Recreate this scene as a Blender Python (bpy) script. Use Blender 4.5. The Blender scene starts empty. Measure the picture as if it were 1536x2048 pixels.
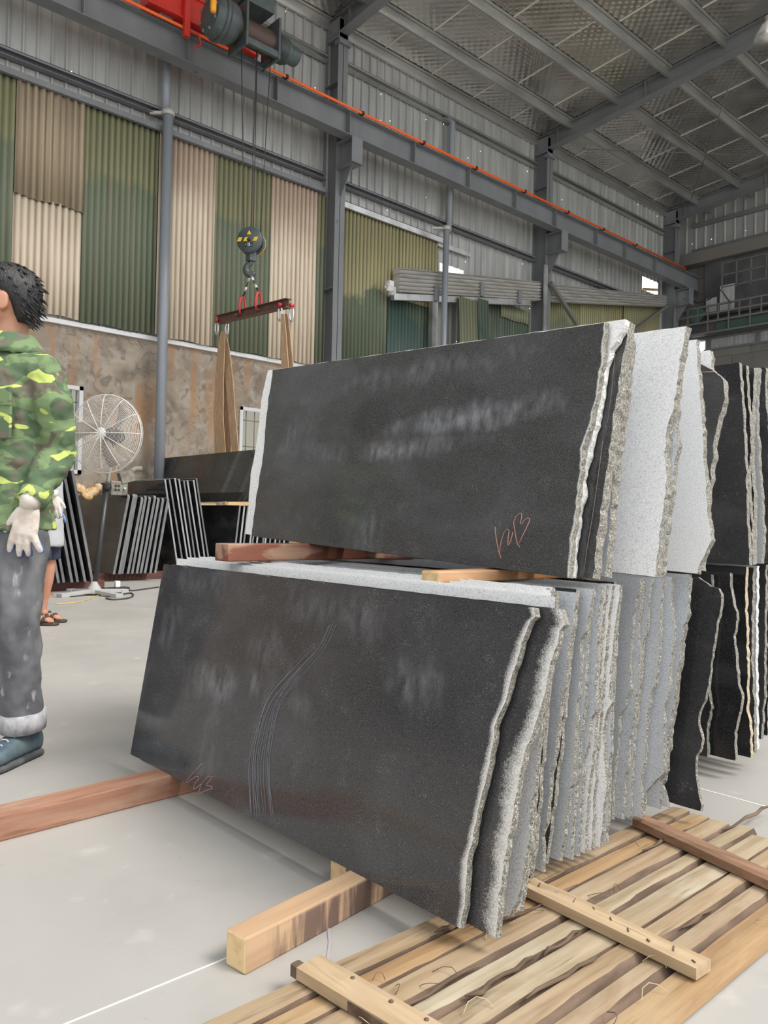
import bpy, bmesh, math, random
from mathutils import Vector, Matrix, noise as mnoise
C = bpy.context.scene.collection
SC = bpy.context.scene
PI = math.pi

# ---------------------------------------------------------------- camera
F, H = 1585.0, 0.83                      # focal length in pixels of the 1536x2048 frame, height of the phone
UPC = Vector((.022, 1, -18 / F)).normalized()
_d = Vector((2500 - 768, -(1080 - 1024), -F))
YC = (_d - UPC * _d.dot(UPC)).normalized()
XC = YC.cross(UPC)
R = Matrix((XC, YC, UPC))                # camera axes -> world axes
cd = bpy.data.cameras.new('camera')
cam = bpy.data.objects.new('camera', cd); C.objects.link(cam)
cd.sensor_fit = 'VERTICAL'; cd.sensor_height = 36; cd.lens = F / 2048 * 36
cd.clip_start = .02; cd.clip_end = 200
cam.matrix_world = Matrix.Translation((0, 0, H)) @ R.to_4x4()
SC.camera = cam

# ---------------------------------------------------------------- light
SC.view_settings.view_transform = 'Standard'; SC.view_settings.look = 'None'
SC.view_settings.gamma = 1; SC.view_settings.use_curve_mapping = False
SC.view_settings.exposure = 0.0
w = bpy.data.worlds.new('sky'); SC.world = w; w.use_nodes = True
bg = w.node_tree.nodes['Background']; bg.inputs[0].default_value = (.97, .985, 1.0, 1); bg.inputs[1].default_value = 1.6
sl = bpy.data.lights.new('sun', 'SUN'); sl.energy = 3.6; sl.angle = math.radians(22); sl.color = (1, .95, .88)
sun = bpy.data.objects.new('sun', sl); C.objects.link(sun)
SUN_DIR = Vector((.58, .26, .77))         # towards the sun
sun.rotation_euler = SUN_DIR.to_track_quat('Z', 'Y').to_euler()

# pixel of the photograph -> point of the place on a known plane
def ray(px, py): return R @ Vector(((px - 768) / F, -(py - 1024) / F, -1))
O = Vector((0, 0, H))
def PX(px, py, x): r = ray(px, py); return O + r * (x / r.x)
def PY(px, py, y): r = ray(px, py); return O + r * (y / r.y)
def PZ(px, py, z): r = ray(px, py); return O + r * ((z - H) / r.z)
def PD(px, py, d): return O + ray(px, py) * d
def PP(px, py, p, n): r = ray(px, py); return O + r * ((Vector(p) - O).dot(n) / r.dot(n))

# ---------------------------------------------------------------- materials
class NT:
    def __init__(s, name):
        s.m = bpy.data.materials.new(name); s.m.use_nodes = True
        s.t = s.m.node_tree; s.b = s.t.nodes['Principled BSDF']; s.co = None
    def n(s, typ, **k):
        o = s.t.nodes.new(typ)
        for a, v in k.items(): setattr(o, a, v)
        return o
    def l(s, a, b): s.t.links.new(a, b)
    def coord(s, stretch=(1, 1, 1), rand=True):
        tc = s.n('ShaderNodeTexCoord')
        mp = s.n('ShaderNodeMapping'); mp.inputs['Scale'].default_value = stretch
        s.l(tc.outputs['Object'], mp.inputs[0])
        if rand:
            oi = s.n('ShaderNodeObjectInfo'); mu = s.n('ShaderNodeMath', operation='MULTIPLY'); mu.inputs[1].default_value = 37.
            s.l(oi.outputs['Random'], mu.inputs[0])
            cx = s.n('ShaderNodeCombineXYZ')
            for i in range(3): s.l(mu.outputs[0], cx.inputs[i])
            s.l(cx.outputs[0], mp.inputs['Location'])
        return mp.outputs[0]
    def noise(s, scale, detail=4, stretch=(1, 1, 1), rand=True, dist=0):
        t = s.n('ShaderNodeTexNoise'); t.inputs['Scale'].default_value = scale
        t.inputs['Detail'].default_value = detail; t.inputs['Distortion'].default_value = dist
        s.l(s.coord(stretch, rand), t.inputs['Vector']); return t.outputs['Fac']
    def voro(s, scale, feature='F1', out='Distance', stretch=(1, 1, 1), rand=True):
        t = s.n('ShaderNodeTexVoronoi', feature=feature); t.inputs['Scale'].default_value = scale
        s.l(s.coord(stretch, rand), t.inputs['Vector']); return t.outputs[out]
    def ramp(s, fac, lo, hi, a=0., b=1.):
        r = s.n('ShaderNodeMapRange'); r.clamp = True
        for i, v in ((1, lo), (2, hi), (3, a), (4, b)): r.inputs[i].default_value = v
        s.l(fac, r.inputs[0]); return r.outputs[0]
    def mix(s, fac, a, b):
        x = s.n('ShaderNodeMix', data_type='RGBA')
        if isinstance(fac, (int, float)): x.inputs[0].default_value = fac
        else: s.l(fac, x.inputs[0])
        for i, v in ((6, a), (7, b)):
            if isinstance(v, tuple): x.inputs[i].default_value = (*v, 1)
            else: s.l(v, x.inputs[i])
        return x.outputs[2]
    def math(s, op, a, b=0.):
        x = s.n('ShaderNodeMath', operation=op)
        for i, v in ((0, a), (1, b)):
            if isinstance(v, (int, float)): x.inputs[i].default_value = v
            else: s.l(v, x.inputs[i])
        return x.outputs[0]
    def axis(s, i):
        tc = s.n('ShaderNodeTexCoord'); sp = s.n('ShaderNodeSeparateXYZ'); s.l(tc.outputs['Object'], sp.inputs[0]); return sp.outputs[i]
    def base(s, c):
        if isinstance(c, tuple): s.b.inputs['Base Color'].default_value = (*c, 1)
        else: s.l(c, s.b.inputs['Base Color'])
    def set(s, rough=.6, metal=0., spec=.5):
        for k, v in (('Roughness', rough), ('Metallic', metal), ('Specular IOR Level', spec)):
            if isinstance(v, (int, float)): s.b.inputs[k].default_value = v
            else: s.l(v, s.b.inputs[k])
    def bump(s, h, strength=.3, dist=.01):
        b = s.n('ShaderNodeBump'); b.inputs['Strength'].default_value = strength; b.inputs['Distance'].default_value = dist
        s.l(h, b.inputs['Height']); s.l(b.outputs[0], s.b.inputs['Normal'])

def simple(name, col, rough=.6, metal=0., layers=(), bump=None, spec=.5):
    """layers: (scale, detail, stretch, lo, hi, colour)"""
    k = NT(name); c = col
    for (sc, de, st, lo, hi, c2) in layers:
        c = k.mix(k.ramp(k.noise(sc, de, st), lo, hi), c, c2)
    k.base(c); k.set(rough, metal, spec)
    if bump: k.bump(k.noise(bump[0], 6, bump[3] if len(bump) > 3 else (1, 1, 1)), bump[1], bump[2])
    return k.m

def granite(name, col, speck, dark, rough, scale=170, dust=None, rim=(.74, .73, .70), smears=(), rimmask=True):
    k = NT(name)
    c = k.mix(k.ramp(k.noise(scale * 2.2, 2), .40, .60), col, speck)
    c = k.mix(k.ramp(k.noise(scale * (1.9 if rimmask else 3.2), 3), *((.585, .66) if rimmask else (.54, .64)), 0, .85 if rimmask else .6), c, dark)
    if rimmask: c = k.mix(k.ramp(k.noise(scale * 2.6, 1), .70, .74, 0, .8), c, (.26, .255, .24))
    c = k.mix(k.ramp(k.noise(1.7, 5), .35, .75, 0, .25), c, speck)
    r = k.ramp(k.noise(5, 5), .3, .75, rough * .6, min(1, rough + .05))
    if dust:
        d = k.ramp(k.noise(3.2, 7, (1, 1, 1.6), dist=.6), .46, .80, 0, dust[3])
        for (u, v, ru, rv, ang, amt) in smears:
            tc = k.n('ShaderNodeTexCoord')
            mp = k.n('ShaderNodeMapping', vector_type='TEXTURE')
            mp.inputs['Location'].default_value = (u, 0, v); mp.inputs['Rotation'].default_value = (0, ang, 0)
            mp.inputs['Scale'].default_value = (ru, 1, rv)
            k.l(tc.outputs['Object'], mp.inputs[0])
            ln = k.n('ShaderNodeVectorMath', operation='LENGTH'); k.l(mp.outputs[0], ln.inputs[0])
            m1 = k.ramp(k.math('ADD', ln.outputs['Value'], k.ramp(k.noise(9, 4), .3, .7, -.35, .35)), .15, 1.05, 1, 0)
            st = k.math('MULTIPLY', k.ramp(k.noise(30, 6, (1.3, 1, .6)), .30, .72), k.ramp(k.noise(7, 5), .30, .62, .25, 1))
            d = k.math('MAXIMUM', d, k.math('MULTIPLY', k.math('MULTIPLY', m1, st), amt))
        c = k.mix(d, c, dust[:3])
        r = k.math('ADD', r, k.math('MULTIPLY', d, .5))
    if rimmask:
        at = k.n('ShaderNodeAttribute', attribute_name='rim')
        rf = k.mix(k.ramp(k.noise(420, 2), .45, .62), rim, tuple(q * .7 for q in rim))
        c = k.mix(k.ramp(k.math('ADD', at.outputs['Fac'], k.math('ADD', k.ramp(k.noise(16, 4), .3, .7, -.14, .14), k.ramp(k.noise(330, 3), .3, .7, -.22, .22))), .18, .85, 0, .97), c, rf)
        r = k.math('ADD', r, k.math('MULTIPLY', at.outputs['Fac'], .4))
    k.base(c); k.set(r); return k.m

GDARK = (.034, .0345, .037); DUST = (.30, .31, .34)
M = {}
M['dark'] = granite('polished dark granite', GDARK, (.062, .061, .064), (.012, .012, .014), .10, dust=(*DUST, .30))
M['black'] = granite('polished black granite', (.016, .016, .018), (.032, .031, .034), (.008, .008, .009), .12, dust=(*DUST, .14))
M['grey'] = granite('sawn grey granite', (.50, .53, .57), (.63, .65, .67), (.15, .15, .16), .75, scale=120, rimmask=False)
M['white'] = granite('sawn white granite', (.78, .79, .80), (.88, .88, .87), (.27, .27, .28), .8, scale=120, rimmask=False)
def rough_edge(name, a, b, c):
    k = NT(name)
    x = k.mix(k.ramp(k.noise(150, 4), .35, .65), a, b)
    x = k.mix(k.ramp(k.noise(330, 2), .56, .66), x, c)
    x = k.mix(k.ramp(k.noise(300, 2, (1, 1, .9)), .58, .66, 0, .8), x, tuple(q * .35 for q in a))
    k.base(x); k.set(.75); k.bump(k.noise(120, 5), .8, .004); return k.m
M['edge'] = rough_edge('broken granite edge', (.115, .108, .09), (.25, .24, .205), (.50, .48, .43))
M['edge_tan'] = rough_edge('tan stained granite edge', (.36, .29, .19), (.50, .41, .28), (.62, .55, .42))
M['edge_pale'] = rough_edge('pale sawn granite edge', (.55, .55, .53), (.68, .68, .66), (.40, .39, .37))
M['end_grey'] = simple('sawn slab end', (.125, .128, .132), .55, layers=((30, 4, (1, 1, .2), .4, .7, (.20, .20, .20)),))
M['end_pale'] = simple('pale sawn slab end', (.34, .35, .36), .6, layers=((30, 4, (1, 1, .2), .4, .7, (.22, .22, .23)),))
M['darkred'] = simple('dark red timber', (.085, .032, .024), .8, layers=((20, 4, (1, .2, 1), .4, .7, (.12, .055, .04)),))
def conc():
    k = NT('polished concrete floor')
    c = k.mix(k.ramp(k.noise(.8, 6, rand=False), .3, .7), (.325, .315, .295), (.385, .372, .35))
    c = k.mix(k.ramp(k.noise(4, 8, rand=False, dist=1), .50, .72, 0, .5), c, (.31, .30, .285))
    c = k.mix(k.ramp(k.noise(9, 5, (1, 1, 1), rand=False), .62, .74, 0, .4), c, (.50, .495, .48))
    c = k.mix(k.ramp(k.noise(38, 3, rand=False), .70, .74, 0, .5), c, (.30, .28, .26))
    k.base(c); k.set(k.ramp(k.noise(3, 5, rand=False), .3, .7, .42, .62)); k.bump(k.noise(60, 6, rand=False), .06, .004); return k.m
M['floor'] = conc()
def cwall():
    k = NT('stained concrete wall')
    c = k.mix(k.ramp(k.noise(1.3, 7, rand=False, dist=1.2), .35, .68), (.36, .305, .24), (.20, .16, .12))
    c = k.mix(k.ramp(k.noise(2.2, 8, rand=False, dist=2.0), .50, .66, 0, .6), c, (.40, .37, .32))
    c = k.mix(k.ramp(k.noise(5.2, 8, rand=False, dist=1.5), .52, .66, 0, .75), c, (.145, .125, .105))
    c = k.mix(k.ramp(k.noise(2.4, 6, (1, 1.6, .22), rand=False), .50, .66, 0, .85), c, (.37, .20, .095))
    t = k.n('ShaderNodeTexVoronoi', feature='DISTANCE_TO_EDGE'); t.inputs['Scale'].default_value = 3.0; nz = k.n('ShaderNodeTexNoise'); nz.inputs['Scale'].default_value = 3.5; nz.inputs['Detail'].default_value = 6; k.l(k.coord(rand=False), nz.inputs['Vector'])
    va = k.n('ShaderNodeVectorMath', operation='ADD'); k.l(nz.outputs['Color'], va.inputs[0]); k.l(k.coord(rand=False), va.inputs[1]); k.l(va.outputs[0], t.inputs['Vector']); e = t.outputs['Distance']
    c = k.mix(k.math('MULTIPLY', k.ramp(e, .0, .022, .8, 0), k.ramp(k.noise(1.1, 3, rand=False), .5, .62)), c, (.16, .14, .12))
    k.base(c); k.set(.9); k.bump(k.noise(20, 8, rand=False), .35, .01); return k.m
M['cwall'] = cwall()
def clad(name, a, b, metal=.35):
    k = NT(name)
    c = k.mix(k.ramp(k.noise(1.2, 5, (1, 4, .5), rand=False), .35, .7), a, b)
    c = k.mix(k.ramp(k.noise(2.5, 6, (1, 6, .3), rand=False), .58, .75, 0, .45), c, (.20, .185, .15))
    k.base(c); k.set(k.ramp(k.noise(2, 3, rand=False), .3, .7, .38, .6), metal)
    # nail holes: real daylight through the sheet
    cb = k.n('ShaderNodeCombineXYZ'); k.l(k.math('ADD', k.axis(0), k.axis(1)), cb.inputs[0]); k.l(k.axis(2), cb.inputs[1])
    vt = k.n('ShaderNodeTexVoronoi', voronoi_dimensions='2D'); vt.inputs['Scale'].default_value = .85; k.l(cb.outputs[0], vt.inputs['Vector']); v = vt.outputs['Distance']
    tr = k.n('ShaderNodeBsdfTransparent'); ms = k.n('ShaderNodeMixShader')
    k.l(k.math('LESS_THAN', v, .0115), ms.inputs[0]); k.l(k.b.outputs[0], ms.inputs[1]); k.l(tr.outputs[0], ms.inputs[2])
    k.l(ms.outputs[0], k.t.nodes['Material Output'].inputs[0]); return k.m
M['clad'] = clad('galvanised wall cladding', (.49, .49, .465), (.35, .355, .345))
M['flash'] = simple('bright galvanised flashing', (.62, .62, .62), .35, .8, ((3, 4, (1, 1, 1), .4, .7, (.42, .42, .42)),))
def foil():
    k = NT('embossed insulation foil')
    xs_, ys_ = k.axis(0), k.axis(1)
    sx = lambda a, f: k.math('SINE', k.math('MULTIPLY', a, f))
    v = k.math('MULTIPLY', sx(xs_, 36.), sx(ys_, 34.)); v = k.math('MULTIPLY', v, k.ramp(k.noise(.7, 2, rand=False), .35, .6, .25, 1))
    c = k.mix(k.ramp(k.noise(.9, 4, rand=False), .35, .7), (.86, .83, .77), (.70, .67, .61))
    k.base(c); k.set(k.ramp(k.noise(1.5, 4, rand=False), .35, .7, .20, .38), 1.0)
    mx = k.math('ADD', k.math('MULTIPLY', v, .22), k.math('MULTIPLY', k.noise(1.1, 1, rand=False), 1.6)); k.bump(mx, .9, .03); return k.m
M['foil'] = foil()
M['purlin'] = simple('galvanised purlin', (.55, .55, .52), .4, .8, ((4, 4, (1, .2, 1), .4, .7, (.38, .38, .36)),))
M['steel'] = simple('grey painted steel', (.165, .173, .180), .45, .1, ((2.5, 5, (1, 1, .4), .4, .75, (.205, .212, .217)), (7, 5, (1, 1, 1), .66, .78, (.11, .11, .115))))
M['orange'] = simple('orange conductor rail', (.85, .13, .02), .4)
M['red'] = simple('red crane paint', (.62, .035, .022), .42, layers=((5, 4, (1, 1, 1), .5, .8, (.42, .03, .02)),))
M['redsh'] = simple('red shackle paint', (.55, .04, .04), .4)
M['hoist'] = simple('dark green grey hoist paint', (.06, .078, .078), .4, .1, ((9, 4, (1, 1, 1), .5, .8, (.10, .115, .11)),))
M['copper'] = simple('brown oily drum', (.075, .048, .035), .5, .3)
M['blackm'] = simple('black plastic', (.018, .018, .02), .5)
M['yellow'] = simple('yellow paint', (.72, .48, .02), .45)
M['amber'] = simple('amber beacon', (.85, .36, .02), .3)
M['rope'] = simple('wire rope', (.07, .065, .06), .5, .4)
M['alu'] = simple('pressed aluminium ferrule', (.70, .70, .70), .35, .6)
M['zinc'] = simple('zinc shackle', (.62, .62, .60), .35, .7)
M['rustbeam'] = simple('rusty channel', (.13, .065, .05), .7, .1, ((20, 5, (1, 1, 1), .45, .7, (.20, .11, .09)),), (60, .3, .004))
M['web'] = simple('tan webbing', (.36, .235, .135), .85, layers=((40, 3, (1, 1, .2), .4, .7, (.46, .31, .19)),))
M['pvc'] = simple('grey pvc pipe', (.24, .265, .295), .3, layers=((2, 4, (1, 1, .3), .4, .7, (.30, .32, .35)),))
M['pipeclamp'] = simple('pale pipe clamp', (.45, .44, .40), .5)
def sheet(name, low, high, zsplit=None, soft=.12, rust=(.33, .24, .16)):
    k = NT(name); c = low
    if zsplit is not None:
        z = k.axis(2)
        c = k.mix(k.ramp(k.math('ADD', z, k.ramp(k.noise(1.2, 4, rand=False), .3, .7, -.3, .3)), zsplit - soft, zsplit + soft), low, high)
    c = k.mix(k.ramp(k.noise(2.2, 6, (1, 3, .25)), .50, .74, 0, .4), c, rust)
    c = k.mix(k.ramp(k.noise(7, 5, (1, 3, .5)), .62, .8, 0, .3), c, tuple(min(1, x * 1.4) for x in low))
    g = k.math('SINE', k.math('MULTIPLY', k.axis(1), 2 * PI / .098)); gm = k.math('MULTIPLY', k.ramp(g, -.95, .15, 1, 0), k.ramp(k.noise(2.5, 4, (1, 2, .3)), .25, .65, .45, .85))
    c = k.mix(gm, c, tuple(x * (.75 if low[0] > .5 else .5) for x in (rust if low[0] > .3 else low)))  # rib shade put into the colour: each corrugation groove darkened
    k.base(c); k.set(.65, 0); return k.m
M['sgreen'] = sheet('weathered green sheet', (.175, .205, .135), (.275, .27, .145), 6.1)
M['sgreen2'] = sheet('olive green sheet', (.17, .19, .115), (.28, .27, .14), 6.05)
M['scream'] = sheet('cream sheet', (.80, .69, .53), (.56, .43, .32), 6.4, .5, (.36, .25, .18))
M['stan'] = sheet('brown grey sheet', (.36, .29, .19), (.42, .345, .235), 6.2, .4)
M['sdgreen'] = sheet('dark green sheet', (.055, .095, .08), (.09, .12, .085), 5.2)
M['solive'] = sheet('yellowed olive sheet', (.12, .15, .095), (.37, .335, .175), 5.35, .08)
M['swhite'] = simple('pale roofing sheet', (.52, .51, .48), .6, layers=((3, 5, (1, .3, 4), .45, .7, (.38, .36, .33)),))
M['seam'] = simple('pale foil seam tape', (.62, .60, .55), .5)
M['sgroove_shade'] = simple('painted shade in the sheet grooves', (.15, .14, .125), .8)  # dark tone on the bundle's groove faces, painted in as rib shade
M['trimw'] = simple('pale ledge', (.70, .70, .70), .5)
M['pine'] = simple('pale pine', (.62, .45, .25), .7, layers=((14, 5, (1, .08, 1), .40, .65, (.50, .32, .15)), (5, 5, (1, .5, 1), .55, .75, (.42, .27, .14))), bump=(30, .25, .004, (1, .1, 1)))
def slat(name, a, b, c_, ax):
    st = [1, 1, 1]; st[ax] = .07
    k = NT(name); st = tuple(st)
    c = k.mix(k.ramp(k.noise(46, 7, st, dist=.3), .36, .64), a, b)
    c = k.mix(k.ramp(k.noise(7, 6, tuple(.35 if i == ax else 1 for i in range(3)), dist=1), .48, .68, 0, .8), c, c_)
    c = k.mix(k.ramp(k.noise(60, 4, st), .6, .72, 0, .6), c, tuple(x * .45 for x in b))
    k.base(c); k.set(.7); k.bump(k.noise(50, 5, st), .5, .003); return k.m
M['slat'] = slat('rough sawn pallet wood', (.36, .265, .165), (.255, .175, .10), (.40, .32, .225), 1)
M['slat2'] = slat('greyish pallet wood', (.38, .31, .21), (.29, .22, .135), (.44, .385, .29), 1)
M['slat3'] = slat('orange brown pallet wood', (.37, .24, .12), (.27, .165, .08), (.41, .31, .19), 1)
M['batten'] = slat('weathered batten wood', (.46, .345, .215), (.36, .255, .15), (.42, .34, .25), 0)
M['batten_br'] = slat('brown bark batten', (.30, .165, .10), (.20, .115, .07), (.40, .26, .17), 0)
M['bark'] = simple('dark bark', (.085, .055, .036), .9, layers=((30, 5, (1, .2, 1), .4, .65, (.17, .115, .08)),), bump=(40, .8, .006, (1, .25, 1)))
M['redwood'] = slat('red hardwood', (.33, .165, .105), (.25, .12, .075), (.42, .27, .19), 1)
M['redpaint'] = simple('red stained wood', (.21, .075, .045), .7, layers=((9, 6, (1, .5, 1.6), .50, .56, (.36, .22, .15)), (30, 5, (1, .1, 1), .45, .7, (.16, .055, .035))))
M['timber'] = slat('orange timber', (.46, .215, .085), (.34, .145, .055), (.55, .35, .20), 1)
M['endgrain'] = simple('pale end grain', (.70, .52, .28), .8, layers=((40, 3, (1, 1, 1), .45, .65, (.58, .40, .20)),))
def timber_stain():
    k = NT('water stained timber')
    c = k.mix(k.ramp(k.noise(22, 6, (1, .07, 1)), .36, .64), (.52, .36, .22), (.42, .27, .16))
    side = k.ramp(k.noise(30, 4, (.05, 1, .10)), .38, .50)
    z = k.axis(2); y = k.axis(1)
    msk = k.math('MULTIPLY', k.math('MULTIPLY', side, k.ramp(z, .058, .066, 1, 0)), k.ramp(y, .05, .09))
    c = k.mix(k.math('MULTIPLY', msk, .85), c, (.10, .06, .055))
    k.base(c); k.set(.75); k.bump(k.noise(40, 5, (1, .1, 1)), .4, .003); return k.m
M['timber_st'] = timber_stain()
M['chalk'] = simple('red chalk', (.48, .25, .21), .9)
M['chalk_f'] = simple('faint chalk', (.22, .17, .155), .9)
M['scratch'] = simple('pale scratch', (.21, .21, .23), .8)
M['whiteline'] = simple('white floor joint line', (.78, .78, .76), .8)
M['glass_pane'] = simple('pale outside sheet', (.74, .73, .62), .7)
M['winframe'] = simple('pale window frame', (.58, .59, .60), .5)
M['bar'] = simple('window bar', (.16, .16, .15), .6, .2)
def blocks():
    k = NT('grey blockwork')
    tc = k.n('ShaderNodeTexCoord'); br = k.n('ShaderNodeTexBrick')
    mp = k.n('ShaderNodeMapping'); mp.inputs['Rotation'].default_value = (PI / 2, 0, 0); k.l(tc.outputs['Object'], mp.inputs[0]); k.l(mp.outputs[0], br.inputs[0])
    br.inputs['Scale'].default_value = 1.0; br.inputs['Brick Width'].default_value = 1.1; br.inputs['Row Height'].default_value = .5; br.inputs['Mortar Size'].default_value = .012
    br.inputs['Color1'].default_value = (.15, .145, .135, 1); br.inputs['Color2'].default_value = (.19, .18, .165, 1); br.inputs['Mortar'].default_value = (.09, .09, .085, 1)
    k.base(k.mix(k.ramp(k.noise(2, 5, rand=False), .4, .75, 0, .5), br.outputs[0], (.24, .23, .21))); k.set(.9); return k.m
M['blocks'] = blocks()
M['darkpanel'] = simple('sooty dark panel', (.055, .058, .062), .6, layers=((1.5, 5, (1, 1, 1), .4, .7, (.11, .11, .115)),))
M['greenpanel'] = simple('dark green panel', (.045, .085, .075), .6)
M['skylight'] = simple('ribbed pale cladding', (.62, .63, .64), .4, .3, ((6, 4, (6, 1, .2), .4, .65, (.40, .41, .42)),))
M['backwall'] = simple('dim rear wall', (.20, .20, .195), .7)
M['ledge'] = simple('brown grey lintel', (.16, .15, .135), .8)
# people
M['skin'] = simple('tanned skin', (.42, .20, .125), .5, layers=((9, 4, (1, 1, 1), .4, .7, (.50, .26, .17)),))
M['hair'] = simple('black hair', (.012, .011, .012), .45, bump=(160, .8, .006, (1, 1, .25)))
def camo():
    k = NT('camouflage cloth')
    c = k.mix(k.ramp(k.noise(9, 2, (1, 1, 1.7), dist=.6), .47, .50), (.145, .215, .098), (.080, .128, .068))
    c = k.mix(k.ramp(k.noise(8.3, 2, (1, 1, 1.9), dist=.9), .56, .585), c, (.125, .112, .082))
    m2 = k.n('ShaderNodeTexNoise'); m2.inputs['Scale'].default_value = 7.5; m2.inputs['Detail'].default_value = 1.5; m2.inputs['Distortion'].default_value = 1.0
    mp = k.n('ShaderNodeMapping'); mp.inputs['Location'].default_value = (3.3, 7.1, 1.9); mp.inputs['Scale'].default_value = (.95, .95, 1.9)
    tc = k.n('ShaderNodeTexCoord'); k.l(tc.outputs['Object'], mp.inputs[0]); k.l(mp.outputs[0], m2.inputs['Vector'])
    c = k.mix(k.ramp(m2.outputs['Fac'], .60, .612), c, (.46, .55, .14))
    k.base(c); k.set(.85); k.bump(k.noise(300, 2), .15, .002); return k.m
M['camo'] = camo()
M['jeans'] = simple('worn grey jeans', (.085, .088, .10), .85, layers=((12, 6, (1, 1, .5), .40, .72, (.19, .19, .20)), (30, 5, (1, 1, .4), .62, .74, (.36, .36, .36))), bump=(220, .2, .002))
M['cuff'] = simple('pale turned cuff', (.42, .42, .43), .9, layers=((40, 5, (1, 1, .6), .4, .65, (.25, .25, .27)),))
M['shoe'] = simple('blue grey canvas shoe', (.050, .085, .11), .7, layers=((14, 5, (1, 1, 1), .4, .7, (.12, .16, .18)),))
M['sole'] = simple('dark shoe sole', (.045, .05, .055), .7, layers=((20, 5, (1, 1, 1), .4, .7, (.12, .12, .12)),))
M['glove'] = simple('white knit glove', (.66, .61, .55), .9, layers=((22, 4, (1, 1, 1), .45, .72, (.50, .40, .33)),), bump=(260, .5, .003))
M['gloveblue'] = simple('blue rubber coating', (.10, .17, .40), .5)
M['navy'] = simple('navy shorts', (.022, .03, .055), .85)
M['greyshirt'] = simple('pale grey shirt', (.40, .41, .43), .9)
M['sandal'] = simple('dark brown sandal', (.045, .032, .028), .6)
M['cage'] = simple('pale fan wire', (.66, .63, .59), .5, .1)
M['blade'] = simple('dusty grey brown blade', (.27, .235, .20), .6)
M['fanpole'] = simple('black fan pole', (.03, .03, .032), .4)
M['chromepole'] = simple('bright inner pole', (.55, .55, .54), .3, .8)
M['fanbase'] = simple('dusty cast base', (.36, .36, .35), .7)
M['greybox'] = simple('grey khaki switch box', (.20, .19, .155), .6, layers=((14, 5, (1, 1, 1), .45, .65, (.13, .115, .09)),))
M['cloth'] = simple('yellow brown cloth', (.36, .22, .08), .9, layers=((12, 4, (1, 1, 1), .4, .7, (.62, .50, .36)),))
M['whiteplug'] = simple('white plug', (.75, .75, .74), .4)
M['cable'] = simple('black cable', (.04, .04, .042), .5)
M['ycable'] = simple('yellow cable', (.52, .38, .12), .5)
M['lampshade'] = simple('aluminium lamp shade', (.62, .62, .60), .3, .8)

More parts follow.
